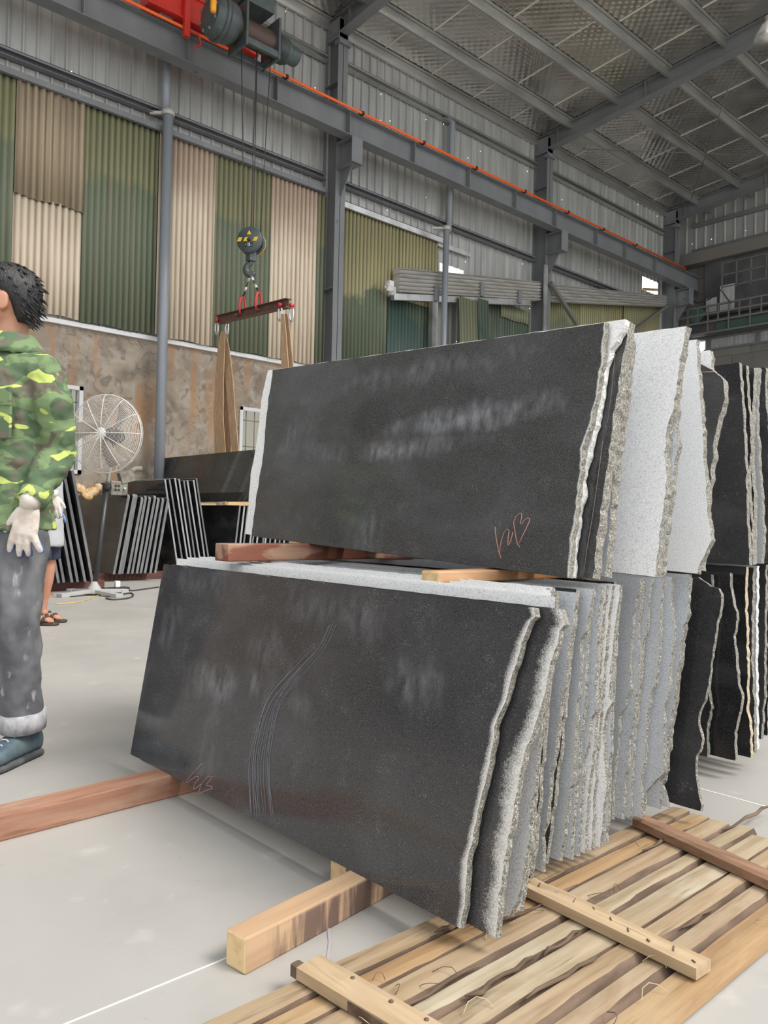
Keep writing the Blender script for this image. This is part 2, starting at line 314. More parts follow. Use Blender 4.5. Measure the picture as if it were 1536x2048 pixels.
# ---------------------------------------------------------------- mesh helpers
class MB:
    def __init__(s): s.v = []; s.f = []; s.mi = []; s.sm = []
    def add(s, vs, fs, mi=0, smooth=False):
        o = len(s.v); s.v += [tuple(v) for v in vs]
        for f in fs: s.f.append([i + o for i in f]); s.mi.append(mi); s.sm.append(smooth)
        return s
    def box(s, c, d, rot=None, mi=0):
        x, y, z = (q / 2 for q in d); vs = [Vector((a * x, b * y, e * z)) for a in (-1, 1) for b in (-1, 1) for e in (-1, 1)]
        if rot is not None: vs = [rot @ v for v in vs]
        return s.add([Vector(c) + v for v in vs], [(0, 1, 3, 2), (4, 6, 7, 5), (0, 4, 5, 1), (2, 3, 7, 6), (0, 2, 6, 4), (1, 5, 7, 3)], mi)
    def bb(s, a, b, mi=0): return s.box([(p + q) / 2 for p, q in zip(a, b)], [abs(q - p) for p, q in zip(a, b)], None, mi)
    def beam(s, a, b, wd, ht, up=(0, 0, 1), mi=0):
        a, b = Vector(a), Vector(b); d = (b - a).normalized(); sd = d.cross(Vector(up))
        if sd.length < 1e-4: sd = d.cross(Vector((1, 0, 0)))
        sd.normalize(); u = sd.cross(d)
        vs = [p + sd * (x * wd / 2) + u * (z * ht / 2) for p in (a, b) for x in (-1, 1) for z in (-1, 1)]
        return s.add(vs, [(0, 1, 3, 2), (4, 6, 7, 5), (0, 4, 5, 1), (2, 3, 7, 6), (0, 2, 6, 4), (1, 5, 7, 3)], mi)
    def tube(s, pts, r, n=8, mi=0, closed=False, caps=True):
        pts = [Vector(p) for p in pts]; N = len(pts); rs = r if isinstance(r, (list, tuple)) else [r] * N
        rings = []; ref = None
        for i, p in enumerate(pts):
            t = (pts[(i + 1) % N] - pts[i - 1]) if closed else (pts[min(i + 1, N - 1)] - pts[max(i - 1, 0)])
            t.normalize()
            if ref is None: ref = t.orthogonal().normalized()
            ref = (ref - t * ref.dot(t)); ref = ref.normalized() if ref.length > 1e-6 else t.orthogonal().normalized()
            b = t.cross(ref)
            rings.append([p + (ref * math.cos(2 * PI * k / n) + b * math.sin(2 * PI * k / n)) * rs[i] for k in range(n)])
        vs = [v for g in rings for v in g]; fs = []
        for i in range(N if closed else N - 1):
            j = (i + 1) % N
            for k in range(n): fs.append((i * n + k, i * n + (k + 1) % n, j * n + (k + 1) % n, j * n + k))
        if caps and not closed: fs += [tuple(range(n))[::-1], tuple((N - 1) * n + k for k in range(n))]
        return s.add(vs, fs, mi, True)
    def lathe(s, prof, c, ax=(0, 0, 1), n=24, mi=0):
        """prof: (radius, along)"""
        ax = Vector(ax).normalized(); a = ax.orthogonal().normalized(); b = ax.cross(a); vs = []
        for (r, h) in prof: vs += [Vector(c) + ax * h + (a * math.cos(2 * PI * k / n) + b * math.sin(2 * PI * k / n)) * r for k in range(n)]
        fs = [(i * n + k, i * n + (k + 1) % n, (i + 1) * n + (k + 1) % n, (i + 1) * n + k) for i in range(len(prof) - 1) for k in range(n)]
        fs += [tuple(range(n))[::-1], tuple((len(prof) - 1) * n + k for k in range(n))]
        return s.add(vs, fs, mi, True)
    def loft(s, rings, mi=0, caps=True):
        n = len(rings[0]); vs = [v for g in rings for v in g]
        fs = [(i * n + k, i * n + (k + 1) % n, (i + 1) * n + (k + 1) % n, (i + 1) * n + k) for i in range(len(rings) - 1) for k in range(n)]
        if caps: fs += [tuple(range(n))[::-1], tuple((len(rings) - 1) * n + k for k in range(n))]
        return s.add(vs, fs, mi, True)
    def build(s, name, mats, parent=None, loc=None, bevel=0):
        me = bpy.data.meshes.new(name); me.from_pydata(s.v, [], s.f)
        mats = mats if isinstance(mats, (list, tuple)) else [mats]
        for m in mats: me.materials.append(M[m] if isinstance(m, str) else m)
        me.polygons.foreach_set('material_index', s.mi); me.polygons.foreach_set('use_smooth', s.sm)
        bm = bmesh.new(); bm.from_mesh(me); bmesh.ops.recalc_face_normals(bm, faces=bm.faces); bm.to_mesh(me); bm.free()
        o = bpy.data.objects.new(name, me); C.objects.link(o)
        if parent is not None: o.parent = parent
        if loc is not None:
            me.transform(Matrix.Translation(-Vector(loc))); o.location = loc
        if bevel:
            b = o.modifiers.new('bevel', 'BEVEL'); b.width = bevel; b.segments = 2; b.limit_method = 'ANGLE'
        return o
def tag(o, label=None, cat=None, group=None, kind=None):
    if label: o['label'] = label
    if cat: o['category'] = cat
    if group: o['group'] = group
    if kind: o['kind'] = kind
    return o
def thing(name, label, cat, loc=(0, 0, 0), group=None, rot=None):
    o = bpy.data.objects.new(name, None); C.objects.link(o); o.location = loc; o.empty_display_size = .1
    if rot is not None: o.rotation_euler = rot
    return tag(o, label, cat, group)
def struct(o): o['kind'] = 'structure'; return o
ORD = 'first second third fourth fifth sixth seventh eighth ninth tenth eleventh twelfth thirteenth fourteenth fifteenth sixteenth seventeenth eighteenth nineteenth twentieth'.split()
def ordn(i): return ORD[i] if i < 20 else 'twenty-' + ORD[i - 20]

# ================================================================ the hall
XW, YE = -12.2, 23.46                     # crane-side wall, far end wall
XR, YB = -5.3, -9.0                       # roof edge cut back out of view to let sky light in, rear wall
ROOF = lambda x: 10.5 + .1 * (x - XW)
fl = MB(); fl.bb((XW - .3, YB - .3, -.2), (9, YE + .3, 0)); struct(fl.build('floor', 'floor'))
# joint lines in the slab
m = MB(); m.bb((-1.2975, .30, 0), (-1.295, 2.465, .0012)); struct(m.build('trim_1', 'whiteline'))
m = MB(); m.bb((-1.2975, 2.464, 0), (3.0, 2.4685, .0012)); struct(m.build('trim_2', 'whiteline'))

# concrete dado wall with two barred windows
ZL = 3.70
W1 = (PX(112, 800, XW).y, PX(165, 800, XW).y, 1.45, 2.80); W2 = (PX(478, 850, XW).y, PX(560, 850, XW).y, 1.55, 2.82)
m = MB(); y = YB
for (a, b, z0, z1) in (W1, W2):
    m.bb((XW - .22, y, 0), (XW, a, ZL)); m.bb((XW - .22, a, 0), (XW, b, z0)); m.bb((XW - .22, a, z1), (XW, b, ZL)); y = b
m.bb((XW - .22, y, 0), (XW, YE, ZL)); struct(m.build('wall_left', 'cwall'))
m = MB(); m.bb((XW - .22, YB, ZL), (XW + .06, YE, ZL + .07)); struct(m.build('trim_3', 'trimw'))
for i, (a, b, z0, z1) in enumerate((W1, W2)):
    f = MB(); t = .06
    for p in (a + t / 2, b - t / 2): f.bb((XW - .12, p - t / 2, z0), (XW + .03, p + t / 2, z1))
    for p in (z0 + t / 2, z1 - t / 2): f.bb((XW - .12, a, p - t / 2), (XW + .03, b, p + t / 2))
    fr = struct(f.build('window_%d' % (i + 1), 'winframe'))
    g = MB(); n = 5
    for k in range(1, n): g.tube([(XW - .05, a + (b - a) * k / n, z0), (XW - .05, a + (b - a) * k / n, z1)], .009, 6)
    for zz in (.18, .55): g.tube([(XW - .05, a, z1 - (z1 - z0) * zz), (XW - .05, b, z1 - (z1 - z0) * zz)], .009, 6)
    g.build('window_bars', 'bar', fr)
m = MB(); m.bb((XW - 3.2, 0, 0), (XW - 3.1, 18, 4.6)); struct(m.build('wall_outside', 'glass_pane'))

# ribbed metal cladding, with two torn openings
def ribs(m, y0, y1, z0, z1, x0=XW, along='y', pitch=.21, dep=.035):
    n = int((y1 - y0) / pitch); pr = []
    for i in range(n + 1):
        a = y0 + i * pitch
        pr += [(a, 0), (a + pitch * .70, 0), (a + pitch * .78, dep), (a + pitch * .90, dep), (a + pitch * .98, 0)]
    pr = [p for p in pr if p[0] < y1] + [(y1, 0)]
    vs = []
    for (a, d) in pr:
        for z in (z0, z1): vs.append((x0 + d, a, z) if along == 'y' else (a, x0 - d, z))
    m.add(vs, [(2 * i, 2 * i + 2, 2 * i + 3, 2 * i + 1) for i in range(len(pr) - 1)])
HOLES = [(PX(880, 500, XW).y, PX(928, 500, XW).y, 6.42, 6.60), (PX(1284, 570, XW).y, PX(1316, 570, XW).y, 7.85, 8.25)]
m = MB(); y = YB
for (a, b, z0, z1) in HOLES:
    ribs(m, y, a, ZL + .07, 10.5); ribs(m, a, b, ZL + .07, z0); ribs(m, a, b, z1, 10.5); y = b
ribs(m, y, YE, ZL + .07, 10.5); struct(m.build('wall_left_cladding', 'clad'))
# rear wall (behind the photographer's left)
m = MB(); m.bb((XW - .3, YB - .2, 0), (XR, YB, 10.6)); struct(m.build('wall_back', 'backwall'))
# roof with foil underside
m = MB()
vs = [(x, y, ROOF(x) + dz) for x in (XW - .3, XR) for y in (YB - .3, YE + .3) for dz in (0, .12)]
m.add(vs, [(0, 1, 3, 2), (4, 6, 7, 5), (0, 4, 5, 1), (2, 3, 7, 6), (0, 2, 6, 4), (1, 5, 7, 3)])
struct(m.build('ceiling', 'foil'))

# end wall: blockwork, light strip, dark plant gallery, cladding
m = MB(); m.bb((XW - .3, YE, 0), (6, YE + .25, 6.22)); m.bb((XW - .3, YE, 6.60), (6, YE + .25, 8.90)); struct(m.build('wall_end', ['blocks']))
m = MB(); ribs(m, XW - .3, 6, 8.90, 11.6, YE + .02, 'x', .30, .03); struct(m.build('wall_end_cladding', 'clad'))
f = MB(); f.bb((-11.3, YE - .05, 6.22), (5, YE + .02, 6.27)); f.bb((-11.3, YE - .05, 6.57), (5, YE + .02, 6.62))
for k in range(6): f.bb((-11.2 + k * 1.45, YE - .05, 6.27), (-11.1 + k * 1.45, YE + .02, 6.57))
fr = struct(f.build('window_3', 'steel')); g = MB(); g.bb((-11.3, YE + .05, 6.25), (5, YE + .09, 6.6)); g.build('window_pane', 'skylight', fr)
m = MB(); m.bb((-11.9, YE - .45, 8.85), (5, YE - .02, 9.20)); struct(m.build('trim_4', 'ledge'))

# ---------------------------------------------------------------- steel frame
XF = -11.79                                # front flange of the columns
XB = -11.47                                # crane beam centre line
CB0, CB1 = 8.0, 8.45
def column(y, label, ztop):
    t = thing('steel_column', label, 'column', (XF - .20, y, 0), 'steel columns along the crane side wall')
    L = lambda mb: [setattr(mb, 'v', [(a - XF + .20, b - y, c) for a, b, c in mb.v]), mb][1]
    m = MB(); m.bb((XW + .01, y - .006, 0), (XF, y + .006, ztop)); m.bb((XW, y - .10, ztop - .35), (XF, y + .10, ztop + .03))
    m.bb((XF - .012, y - .12, 0), (XF, y + .12, ztop)); m.bb((XW + .0, y - .12, 0), (XW + .012, y + .12, ztop))
    L(m).build('column_shaft', 'steel', t)
    for z in (2.2, 5.25, 9.2):
        m = MB(); m.bb((XF - .39, y - .125, z), (XF - .01, y - .006, z + .015)); L(m).build('stiffener', 'steel', t)
    m = MB(); m.bb((XF, y - .13, CB0 - .03), (XB + .16, y + .13, CB0 - .005)); m.bb((XF, y - .12, 7.50), (XB + .16, y + .12, 7.52))
    m.bb((XF, y - .008, 7.52), (XB + .14, y + .008, CB0 - .03)); m.bb((XB + .14, y - .13, 7.50), (XB + .16, y + .13, CB0 - .03))
    m.add([(XF, y + e, 7.50) for e in (-.008, .008)] + [(XF + .34, y + e, 7.50) for e in (-.008, .008)] + [(XF, y + e, 6.98) for e in (-.008, .008)],
          [(0, 2, 4), (1, 5, 3), (0, 1, 3, 2), (2, 3, 5, 4), (4, 5, 1, 0)])
    L(m).build('bracket', 'steel', t)
    m = MB(); m.bb((XF - .1, y - .14, ztop - .5), (XF + .06, y + .14, ztop - .42)); L(m).build('splice_plate', 'steel', t)
    return t
YC_ = (9.47, 16.12, 22.60)
column(YC_[0], 'grey steel column nearest the photographer, left of the upper black slab top', 10.42)
column(YC_[1], 'middle grey steel column rising behind the right half of the upper black slab', 10.42)
column(YC_[2], 'farthest grey steel column in the corner by the end wall', 10.42)
def rafter(y, label):
    t = thing('roof_rafter', label, 'rafter', (XW, y, 10.0), 'roof rafters')
    a, b = Vector((XF - .3, y, ROOF(XF - .3) - .20)), Vector((XR, y, ROOF(XR) - .20))
    off = Vector((XW, y, 10.0)); up = Vector((-.1, 0, 1)).normalized()
    m = MB(); m.beam(a - off, b - off, .012, .36, up); m.build('web_plate', 'steel', t)
    for s in (-1, 1):
        m = MB(); m.beam(a - off + up * s * .18, b - off + up * s * .18, .22, .016, up); m.build('flange', 'steel', t)
    for q in (.55, 2.9):
        m = MB(); p = a - off + Vector((q, 0, q * .1)); m.beam(p, p + Vector((.03, 0, .003)), .2, .36, up); m.build('splice_plate', 'steel', t)
rafter(YC_[0], 'grey roof rafter nearest the photographer, above the hoist')
rafter(YC_[1], 'middle grey roof rafter crossing the foil ceiling')
rafter(YC_[2], 'farthest grey roof rafter along the end wall')
for i, x in enumerate((-12.12, -11.15, -9.9, -8.65, -7.4, -6.15)):
    m = MB(); z = ROOF(x)
    m.bb((x - .003, YB, z - .17), (x + .003, YE, z - .01)); m.bb((x - .05, YB, z - .175), (x + .003, YE, z - .165)); m.bb((x - .003, YB, z - .02), (x + .05, YE, z - .01))
    m.bb((x + .06, YB, z - .012), (x + .12, YE, z - .004))
    tag(m.build('roof_purlin', 'purlin'), 'galvanised roof purlin, %s from the crane side eave' % ORD[i], 'purlin', 'roof purlins')
m = MB()
for i, x in enumerate((-12.12, -11.15, -9.9, -8.65, -7.4, -6.15)):
    for k in range(16):
        y = 4 + k * 1.35 + (.4 if i % 2 else 0); x1 = x + (.97 if i == 0 else 1.25)
        m.beam((x + .12, y, ROOF(x + .12) - .006), (x1, y, ROOF(x1) - .006), .03, .008)
o = struct(m.build('ceiling_seam_strips', 'seam')); o.name = 'trim_5'
for a, b, lab in (((1468, 142), (1382, 398), 'thin steel brace rod running down the roof from the lamp side to the corner'), ((1165, 298), (1503, 310), 'thin steel brace rod starting beside the middle column head')):
    def onroof(p):
        r = ray(*p); n = Vector((-.1, 0, 1)); q = Vector((XW, 0, 10.5 - .22)); return O + r * ((q - O).dot(n) / r.dot(n))
    m = MB(); m.tube([onroof(a), onroof(b)], .011, 6); tag(m.build('brace_rod', 'bar'), lab, 'brace rod', 'roof brace rods')
# girts
for z, y0, y1, lab in ((7.43, 0, 9.32, 'galvanised wall girt just above the coloured sheets, nearest bay'), (7.43, 9.62, 15.98, 'galvanised wall girt above the olive sheets, middle bay'), (7.43, 16.28, 22.4, 'galvanised wall girt low in the farthest bay'),
                  (9.72, 0, 9.32, 'upper galvanised wall girt behind the red hoist, nearest bay'), (9.78, 9.62, 15.98, 'upper galvanised wall girt under the eave, middle bay'), (9.78, 16.28, 22.4, 'upper galvanised wall girt under the eave, farthest bay')):
    m = MB(); m.bb((XW + .04, y0, z - .06), (XW + .17, y1, z - .052)); m.bb((XW + .04, y0, z + .052), (XW + .17, y1, z + .06)); m.bb((XW + .04, y0, z - .06), (XW + .05, y1, z + .06)); m.bb((XW + .162, y0, z + .02), (XW + .17, y1, z + .06))
    tag(m.build('wall_girt', 'steel' if z < 8 else 'purlin'), lab, 'girt', 'wall girts')
for z, lab in ((10.15, 'galvanised girt high on the end wall'), (9.35, 'galvanised girt on the end wall above the brown lintel')):
    m = MB(); m.bb((-11.7, YE - .1, z - .06), (5, YE, z + .06)); tag(m.build('wall_girt', 'steel'), lab, 'girt', 'wall girts')
m = MB(); m.bb((XW + .13, 0, 7.10), (XW + .20, 9.32, 7.18)); m.bb((XW + .05, 0, 7.18), (XW + .20, 9.32, 7.19)); tag(m.build('sheet_capping', 'steel'), 'dark capping strip along the top of the cream and green sheets', 'capping strip')
m = MB(); m.bb((XW + .12, 9.62, 6.97), (XW + .18, PX(880, 490, XW).y, 7.09)); m.bb((XW + .05, 9.62, 7.08), (XW + .18, PX(880, 490, XW).y, 7.09)); tag(m.build('sheet_capping', 'flash'), 'shiny bright capping strip above the olive sheets', 'capping strip')

# crane runway beam
t = thing('crane_runway_beam', 'long grey crane runway beam on column brackets', 'crane beam', (XB, 0, CB0))
m = MB(); m.bb((-.006, 0, .012), (.006, 23.3, .45)); m.build('web_plate', 'steel', t)
for z in (0, .44):
    m = MB(); m.bb((-.125, 0, z), (.125, 23.3, z + .014)); m.build('flange', 'steel', t)
m = MB(); m.bb((-.03, 0, .455), (.03, 23.3, .50)); m.build('rail', 'bar', t)
for x in (168, 378, 555, 700, 830, 940, 1033, 1113, 1195, 1253, 1313):
    p = PX(x, (x - 37) * .4247 - 12, XB + .12)
    m = MB(); m.bb((.006, p.y - .006, .014), (.12, p.y + .006, .44)); m.build('stiffener', 'steel', t)
t = thing('conductor_rail', 'bright orange conductor rail along the crane beam top', 'conductor rail', (XB + .17, 0, CB1 + .02))
m = MB(); m.tube([(0, 0, 0), (0, 22.2, 0)], .026, 8); m.build('rail', 'orange', t)
for x in (571, 723, 845, 950, 1048, 1134, 1205, 1270):
    p = PX(x, (x - 250) * .482, XB + .14); m = MB(); m.bb((-.17, p.y - .025, -.03), (.035, p.y + .025, .03)); m.build('clamp', 'blackm', t)

# ---------------------------------------------------------------- corrugated sheets on the wall
def corr(name, y0, y1, z0, z1, x, mat, label, lean=0, pitch=.098, amp=.016, group='corrugated wall sheets', zt1=None, thick=.004):
    n = max(6, int((y1 - y0) / pitch * 8)); vs = []; fs = []
    for i in range(n + 1):
        y = y0 + (y1 - y0) * i / n; d = amp * math.sin(2 * PI * y / pitch); zt = z1 + ((zt1 - z1) * i / n if zt1 is not None else 0)
        zb = z0 + .012 * math.sin(y * 9)
        for k, (z, l) in enumerate(((zb, lean), (zt, 0))):
            vs += [(x + d + l, y, z), (x + d + l - thick, y, z)]
    for i in range(n):
        a = i * 4; b = a + 4
        fs += [(a, b, b + 2, a + 2), (a + 1, a + 3, b + 3, b + 1), (a, a + 1, b + 1, b), (a + 2, b + 2, b + 3, a + 3)]
    fs += [(0, 2, 3, 1), (4 * n, 4 * n + 1, 4 * n + 3, 4 * n + 2)]
    m = MB(); m.add(vs, fs, 0, True)
    return tag(m.build(name, mat), label, 'corrugated sheet', group)
xs = XW + .09
Y_ = lambda px, py=480: PX(px, py, xs).y
S = 'corrugated_sheet'
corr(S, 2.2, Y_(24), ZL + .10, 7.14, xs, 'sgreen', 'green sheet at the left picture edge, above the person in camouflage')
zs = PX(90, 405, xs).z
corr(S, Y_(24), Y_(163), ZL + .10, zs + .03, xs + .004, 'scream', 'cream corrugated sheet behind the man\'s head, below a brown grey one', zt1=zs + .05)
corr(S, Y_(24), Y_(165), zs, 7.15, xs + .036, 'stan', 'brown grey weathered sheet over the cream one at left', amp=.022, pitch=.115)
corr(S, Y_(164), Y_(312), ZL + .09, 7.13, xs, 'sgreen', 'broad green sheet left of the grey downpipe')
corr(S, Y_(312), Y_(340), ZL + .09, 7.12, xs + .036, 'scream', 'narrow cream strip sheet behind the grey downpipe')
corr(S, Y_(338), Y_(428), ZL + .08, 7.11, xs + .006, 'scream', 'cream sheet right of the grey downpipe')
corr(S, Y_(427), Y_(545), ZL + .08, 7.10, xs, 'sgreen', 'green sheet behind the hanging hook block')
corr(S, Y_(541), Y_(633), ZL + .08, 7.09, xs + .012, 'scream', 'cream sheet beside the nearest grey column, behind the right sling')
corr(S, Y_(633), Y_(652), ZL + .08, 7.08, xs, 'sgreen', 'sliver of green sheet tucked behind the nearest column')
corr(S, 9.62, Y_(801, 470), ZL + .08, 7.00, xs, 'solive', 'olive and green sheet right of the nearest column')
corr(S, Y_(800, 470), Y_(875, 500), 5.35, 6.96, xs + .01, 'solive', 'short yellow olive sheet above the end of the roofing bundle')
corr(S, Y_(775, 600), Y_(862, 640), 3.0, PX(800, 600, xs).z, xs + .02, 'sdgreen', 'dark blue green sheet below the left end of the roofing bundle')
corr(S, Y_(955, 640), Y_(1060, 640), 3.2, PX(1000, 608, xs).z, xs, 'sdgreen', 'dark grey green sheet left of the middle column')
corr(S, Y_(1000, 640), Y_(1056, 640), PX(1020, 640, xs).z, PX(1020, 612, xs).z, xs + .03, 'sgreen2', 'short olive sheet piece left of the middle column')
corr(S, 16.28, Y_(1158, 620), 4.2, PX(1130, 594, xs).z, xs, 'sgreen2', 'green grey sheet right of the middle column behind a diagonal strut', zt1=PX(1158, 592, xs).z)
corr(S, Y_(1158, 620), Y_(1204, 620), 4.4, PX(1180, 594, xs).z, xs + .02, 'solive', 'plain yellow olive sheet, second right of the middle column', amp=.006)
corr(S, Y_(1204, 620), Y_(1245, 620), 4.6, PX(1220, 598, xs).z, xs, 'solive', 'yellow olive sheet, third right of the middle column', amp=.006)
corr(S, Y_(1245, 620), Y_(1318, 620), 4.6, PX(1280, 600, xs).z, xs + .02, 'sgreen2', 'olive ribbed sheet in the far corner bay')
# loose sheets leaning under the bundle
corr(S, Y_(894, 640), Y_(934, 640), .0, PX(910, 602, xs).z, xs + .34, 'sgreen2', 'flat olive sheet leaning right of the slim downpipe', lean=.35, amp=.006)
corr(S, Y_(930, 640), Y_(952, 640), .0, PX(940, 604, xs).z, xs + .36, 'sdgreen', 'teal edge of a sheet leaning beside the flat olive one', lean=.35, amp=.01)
# bundle of long roofing sheets on brackets
p0, p1 = PX(786, 563, XW + .18), PX(1322, 604, XW + .18)
def wavy(a, b, h0, h1, wd, n=9):
    rings = []
    for q, hh in ((a, h0), (b, h1)):
        g = []
        for k in range(n * 4 + 1): g.append(q + Vector((wd + .035 * math.sin(k * PI / 2), 0, -hh / 2 + hh * k / (n * 4))))
        g += [q + Vector((0, 0, hh / 2)), q + Vector((0, 0, -hh / 2))]; rings.append(g)
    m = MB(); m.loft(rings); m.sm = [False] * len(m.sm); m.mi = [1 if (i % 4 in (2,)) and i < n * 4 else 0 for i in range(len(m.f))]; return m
mid = p0.lerp(p1, .435)
tag(wavy(p0, mid, .50, .46, .18, 6).build('roofing_bundle', ['swhite', 'sgroove_shade']), 'bundle of long pale roofing sheets on brackets left of the middle column', 'roofing bundle', 'roofing bundles')
tag(wavy(p0.lerp(p1, .48) + Vector((0, 0, -.02)), p1, .42, .32, .18, 5).build('roofing_bundle', ['swhite', 'sgroove_shade']), 'bundle of long pale roofing sheets right of the middle column', 'roofing bundle', 'roofing bundles')
t = thing('shelf_bracket', 'grey steel shelf frame carrying the pale roofing bundle', 'shelf frame', PX(868, 690, XW + .3))
off = t.location.copy()
q0, q1 = PX(785, 594, XW + .32), PX(1058, 606, XW + .32)
m = MB(); m.beam(q0 - off, q1 - off, .1, .13); m.build('rail', 'flash', t)
m = MB(); p = PX(867, 600, XW + .3); m.bb((-.06, p.y - off.y - .08, -1.6), (.06, p.y - off.y + .08, p.z - off.z)); m.build('post', 'flash', t)
for x, y in ((872, 588), (963, 580), (1038, 594)):
    p = PX(x, y, XW + .38) - off; m = MB(); m.box(p, (.08, .12, .30)); m.build('upright', 'steel', t)
m = MB(); p = PX(780, 575, XW + .35)
for k in range(7): m.box(p + Vector((.03 * math.sin(k * 2.1), .06 * math.sin(k * 1.3), .07 * math.cos(k * 2.7))), (.10, .12, .12), Matrix.Rotation(k * 1.1, 3, (1, .4, .6)))
tag(m.build('wire_bundle', 'trimw'), 'tangled white bracket and wire at the left end of the roofing bundle', 'bracket')
m = MB(); m.beam(PX(1101, 565, XW + .5), PX(1153, 648, XW + .5), .09, .09); tag(m.build('diagonal_strut', 'bar'), 'dark diagonal strut right of the middle column', 'strut')
m = MB(); m.beam(PX(1334, 612, XF - .03), PX(1262, 664, XF - .03), .07, .07); tag(m.build('diagonal_strut', 'bar'), 'dark diagonal strut at the foot of the farthest column', 'strut')
m = MB(); m.beam(PX(1092, 530, XF + .03), Vector((XF + .03, PX(1092, 530, XF + .03).y, 0)), .14, .03, (1, 0, 0)); tag(m.build('angle_post', 'flash'), 'shiny bright angle post on the front of the middle column', 'angle post')
m = MB(); m.beam(PX(875, 487, XW + .1), PX(940, 510, XW + .1), .05, .1); tag(m.build('wall_batten', 'flash'), 'bright ledge over the torn opening in the cladding', 'ledge')
m = MB(); m.beam(PX(1285, 578, XW - .06), PX(1318, 580, XW - .06), .03, .07); tag(m.build('wall_batten', 'pine'), 'short wooden bar across the far bright opening', 'bar')
# pipes
def pipe(name, a, b, r, label, clamps=(), top=None):
    t = thing(name, label, 'pipe', b, 'downpipes'); o = Vector(b)
    m = MB(); m.tube([p - o for p in ([top] if top else []) + [Vector(a), o]], r, 12); m.build('pipe', 'pvc', t)
    for z in clamps:
        m = MB(); f = (z - b[2]) / (a[2] - b[2]); p = Vector(b).lerp(Vector(a), f) - o
        m.lathe([(r + .004, -.04), (r + .02, -.04), (r + .02, .04), (r + .004, .04)], p, n=14); m.box(p + Vector((-.12, -.14, 0)), (.22, .05, .05), Matrix.Rotation(.8, 3, 'Z'))
        m.build('clamp', 'pipeclamp', t)
a, b = PX(333, 223, XW + .30), PX(320, 880, XW + .30)
pipe('downpipe', (a.x, b.y, a.z), (b.x, b.y, .02), .085, 'thick grey downpipe standing before the cream and green sheets', (a.z - .02,))
pipe('downpipe', (XW + .2, b.y, CB0 + .6), (XW + .2, b.y, a.z), .07, 'upper length of grey downpipe behind the crane beam, left', ())
a = PX(893, 455, XW + .55); pipe('downpipe', a, (a.x, a.y - .05, .02), .065, 'slim grey downpipe in front of the roofing bundle', (a.z - .02,))
a = PX(905, 245, XW + .2); pipe('downpipe', a, (a.x, a.y - .05, PX(893, 455, XW + .55).z + .1), .065, 'bent grey pipe end below the eave, middle bay', (), a + Vector((-.15, -.12, .12)))

# ---------------------------------------------------------------- plant gallery on the end wall
t = thing('gallery_grille', 'dark welded grille with a diamond before the end wall', 'grille', (-11.0, YE - .6, 6.6)); off = Vector(t.location)
def gy(px, py): return PY(px, py, YE - .6) - off
z0, z1 = gy(1450, 638).z, gy(1450, 606).z
m = MB()
for z in (z0, z1, (z0 + z1) / 2): m.beam((-.9, 0, z), (6, 0, z), .06, .05)
for k in range(22): x = -.85 + k * .31; m.beam((x, 0, 0 if k % 2 else z0), (x, 0, z1), .035, .035)
m.beam((-.9, 0, .03), (6, 0, .03), .06, .05); m.build('bars', 'bar', t)
m = MB(); p = gy(1394, 629); m.box(p, (.42, .03, .42), Matrix.Rotation(PI / 4, 3, 'Y')); m.build('diamond', 'greenpanel', t)
t = thing('gallery_grille', 'upper dark lattice under the brown lintel on the end wall', 'grille', (-10.5, YE - .62, 8.0)); off = Vector(t.location); m = MB()
for k in range(16): m.beam((k * .42, 0, -.15), (k * .42, 0, .6), .03, .03)
for z in (-.1, .25, .6): m.beam((0, 0, z), (6.4, 0, z), .03, .03)
m.build('bars', 'bar', t)
m = MB(); m.bb((-11.2, YE - .25, 7.2), (5, YE - .02, 8.84)); tag(m.build('dark_panel', 'darkpanel'), 'sooty dark panelling below the brown lintel on the end wall', 'panel')
m = MB(); a, b = PY(1432, 668, YE - .5), PY(1536, 645, YE - .5); m.bb((a.x, YE - .55, a.z), (3, YE - .50, a.z + .33)); tag(m.build('green_board', 'greenpanel'), 'dark green board low on the end wall gallery', 'board')
m = MB(); m.bb((-11.5, YE - .48, 6.62), (5, YE - .3, 6.95)); tag(m.build('gallery_beam', 'darkpanel'), 'dark beam over the pale window strip on the end wall', 'beam')
for a, b, lab in (((1412, 598), (1432, 622), 'small reflective sheet behind the grille, left'), ((1440, 572), (1468, 620), 'tall reflective sheet behind the grille, right')):
    p, q = PY(*a, YE - .3), PY(*b, YE - .3); m = MB(); m.bb((p.x, YE - .3, q.z), (q.x, YE - .26, p.z)); tag(m.build('metal_sheet', 'skylight'), lab, 'metal sheet', 'reflective sheets')
m = MB(); m.tube([PY(1372, 596, YE - .35), PY(1395, 606, YE - .6), PY(1420, 598, YE - .7), PY(1442, 580, YE - .7), PY(1455, 598, YE - .7), PY(1462, 606, YE - .7)], .02, 6); tag(m.build('hanging_cable', 'cable'), 'black cable sagging before the end wall grille', 'cable')
# lamp under the roof
p = PY(1541, 66, 13.0); t = thing('high_bay_lamp', 'round aluminium high bay lamp under the roof at the right edge', 'lamp', p)
m = MB(); m.lathe([(.25, -.14), (.24, -.05), (.15, .12), (.08, .18), (.08, .27)], (0, 0, 0)); m.build('lamp_shade', 'lampshade', t)
m = MB(); m.tube([(0, 0, .3), (0, 0, ROOF(p.x) - p.z - .01)], .015, 6); m.build('rod', 'bar', t)

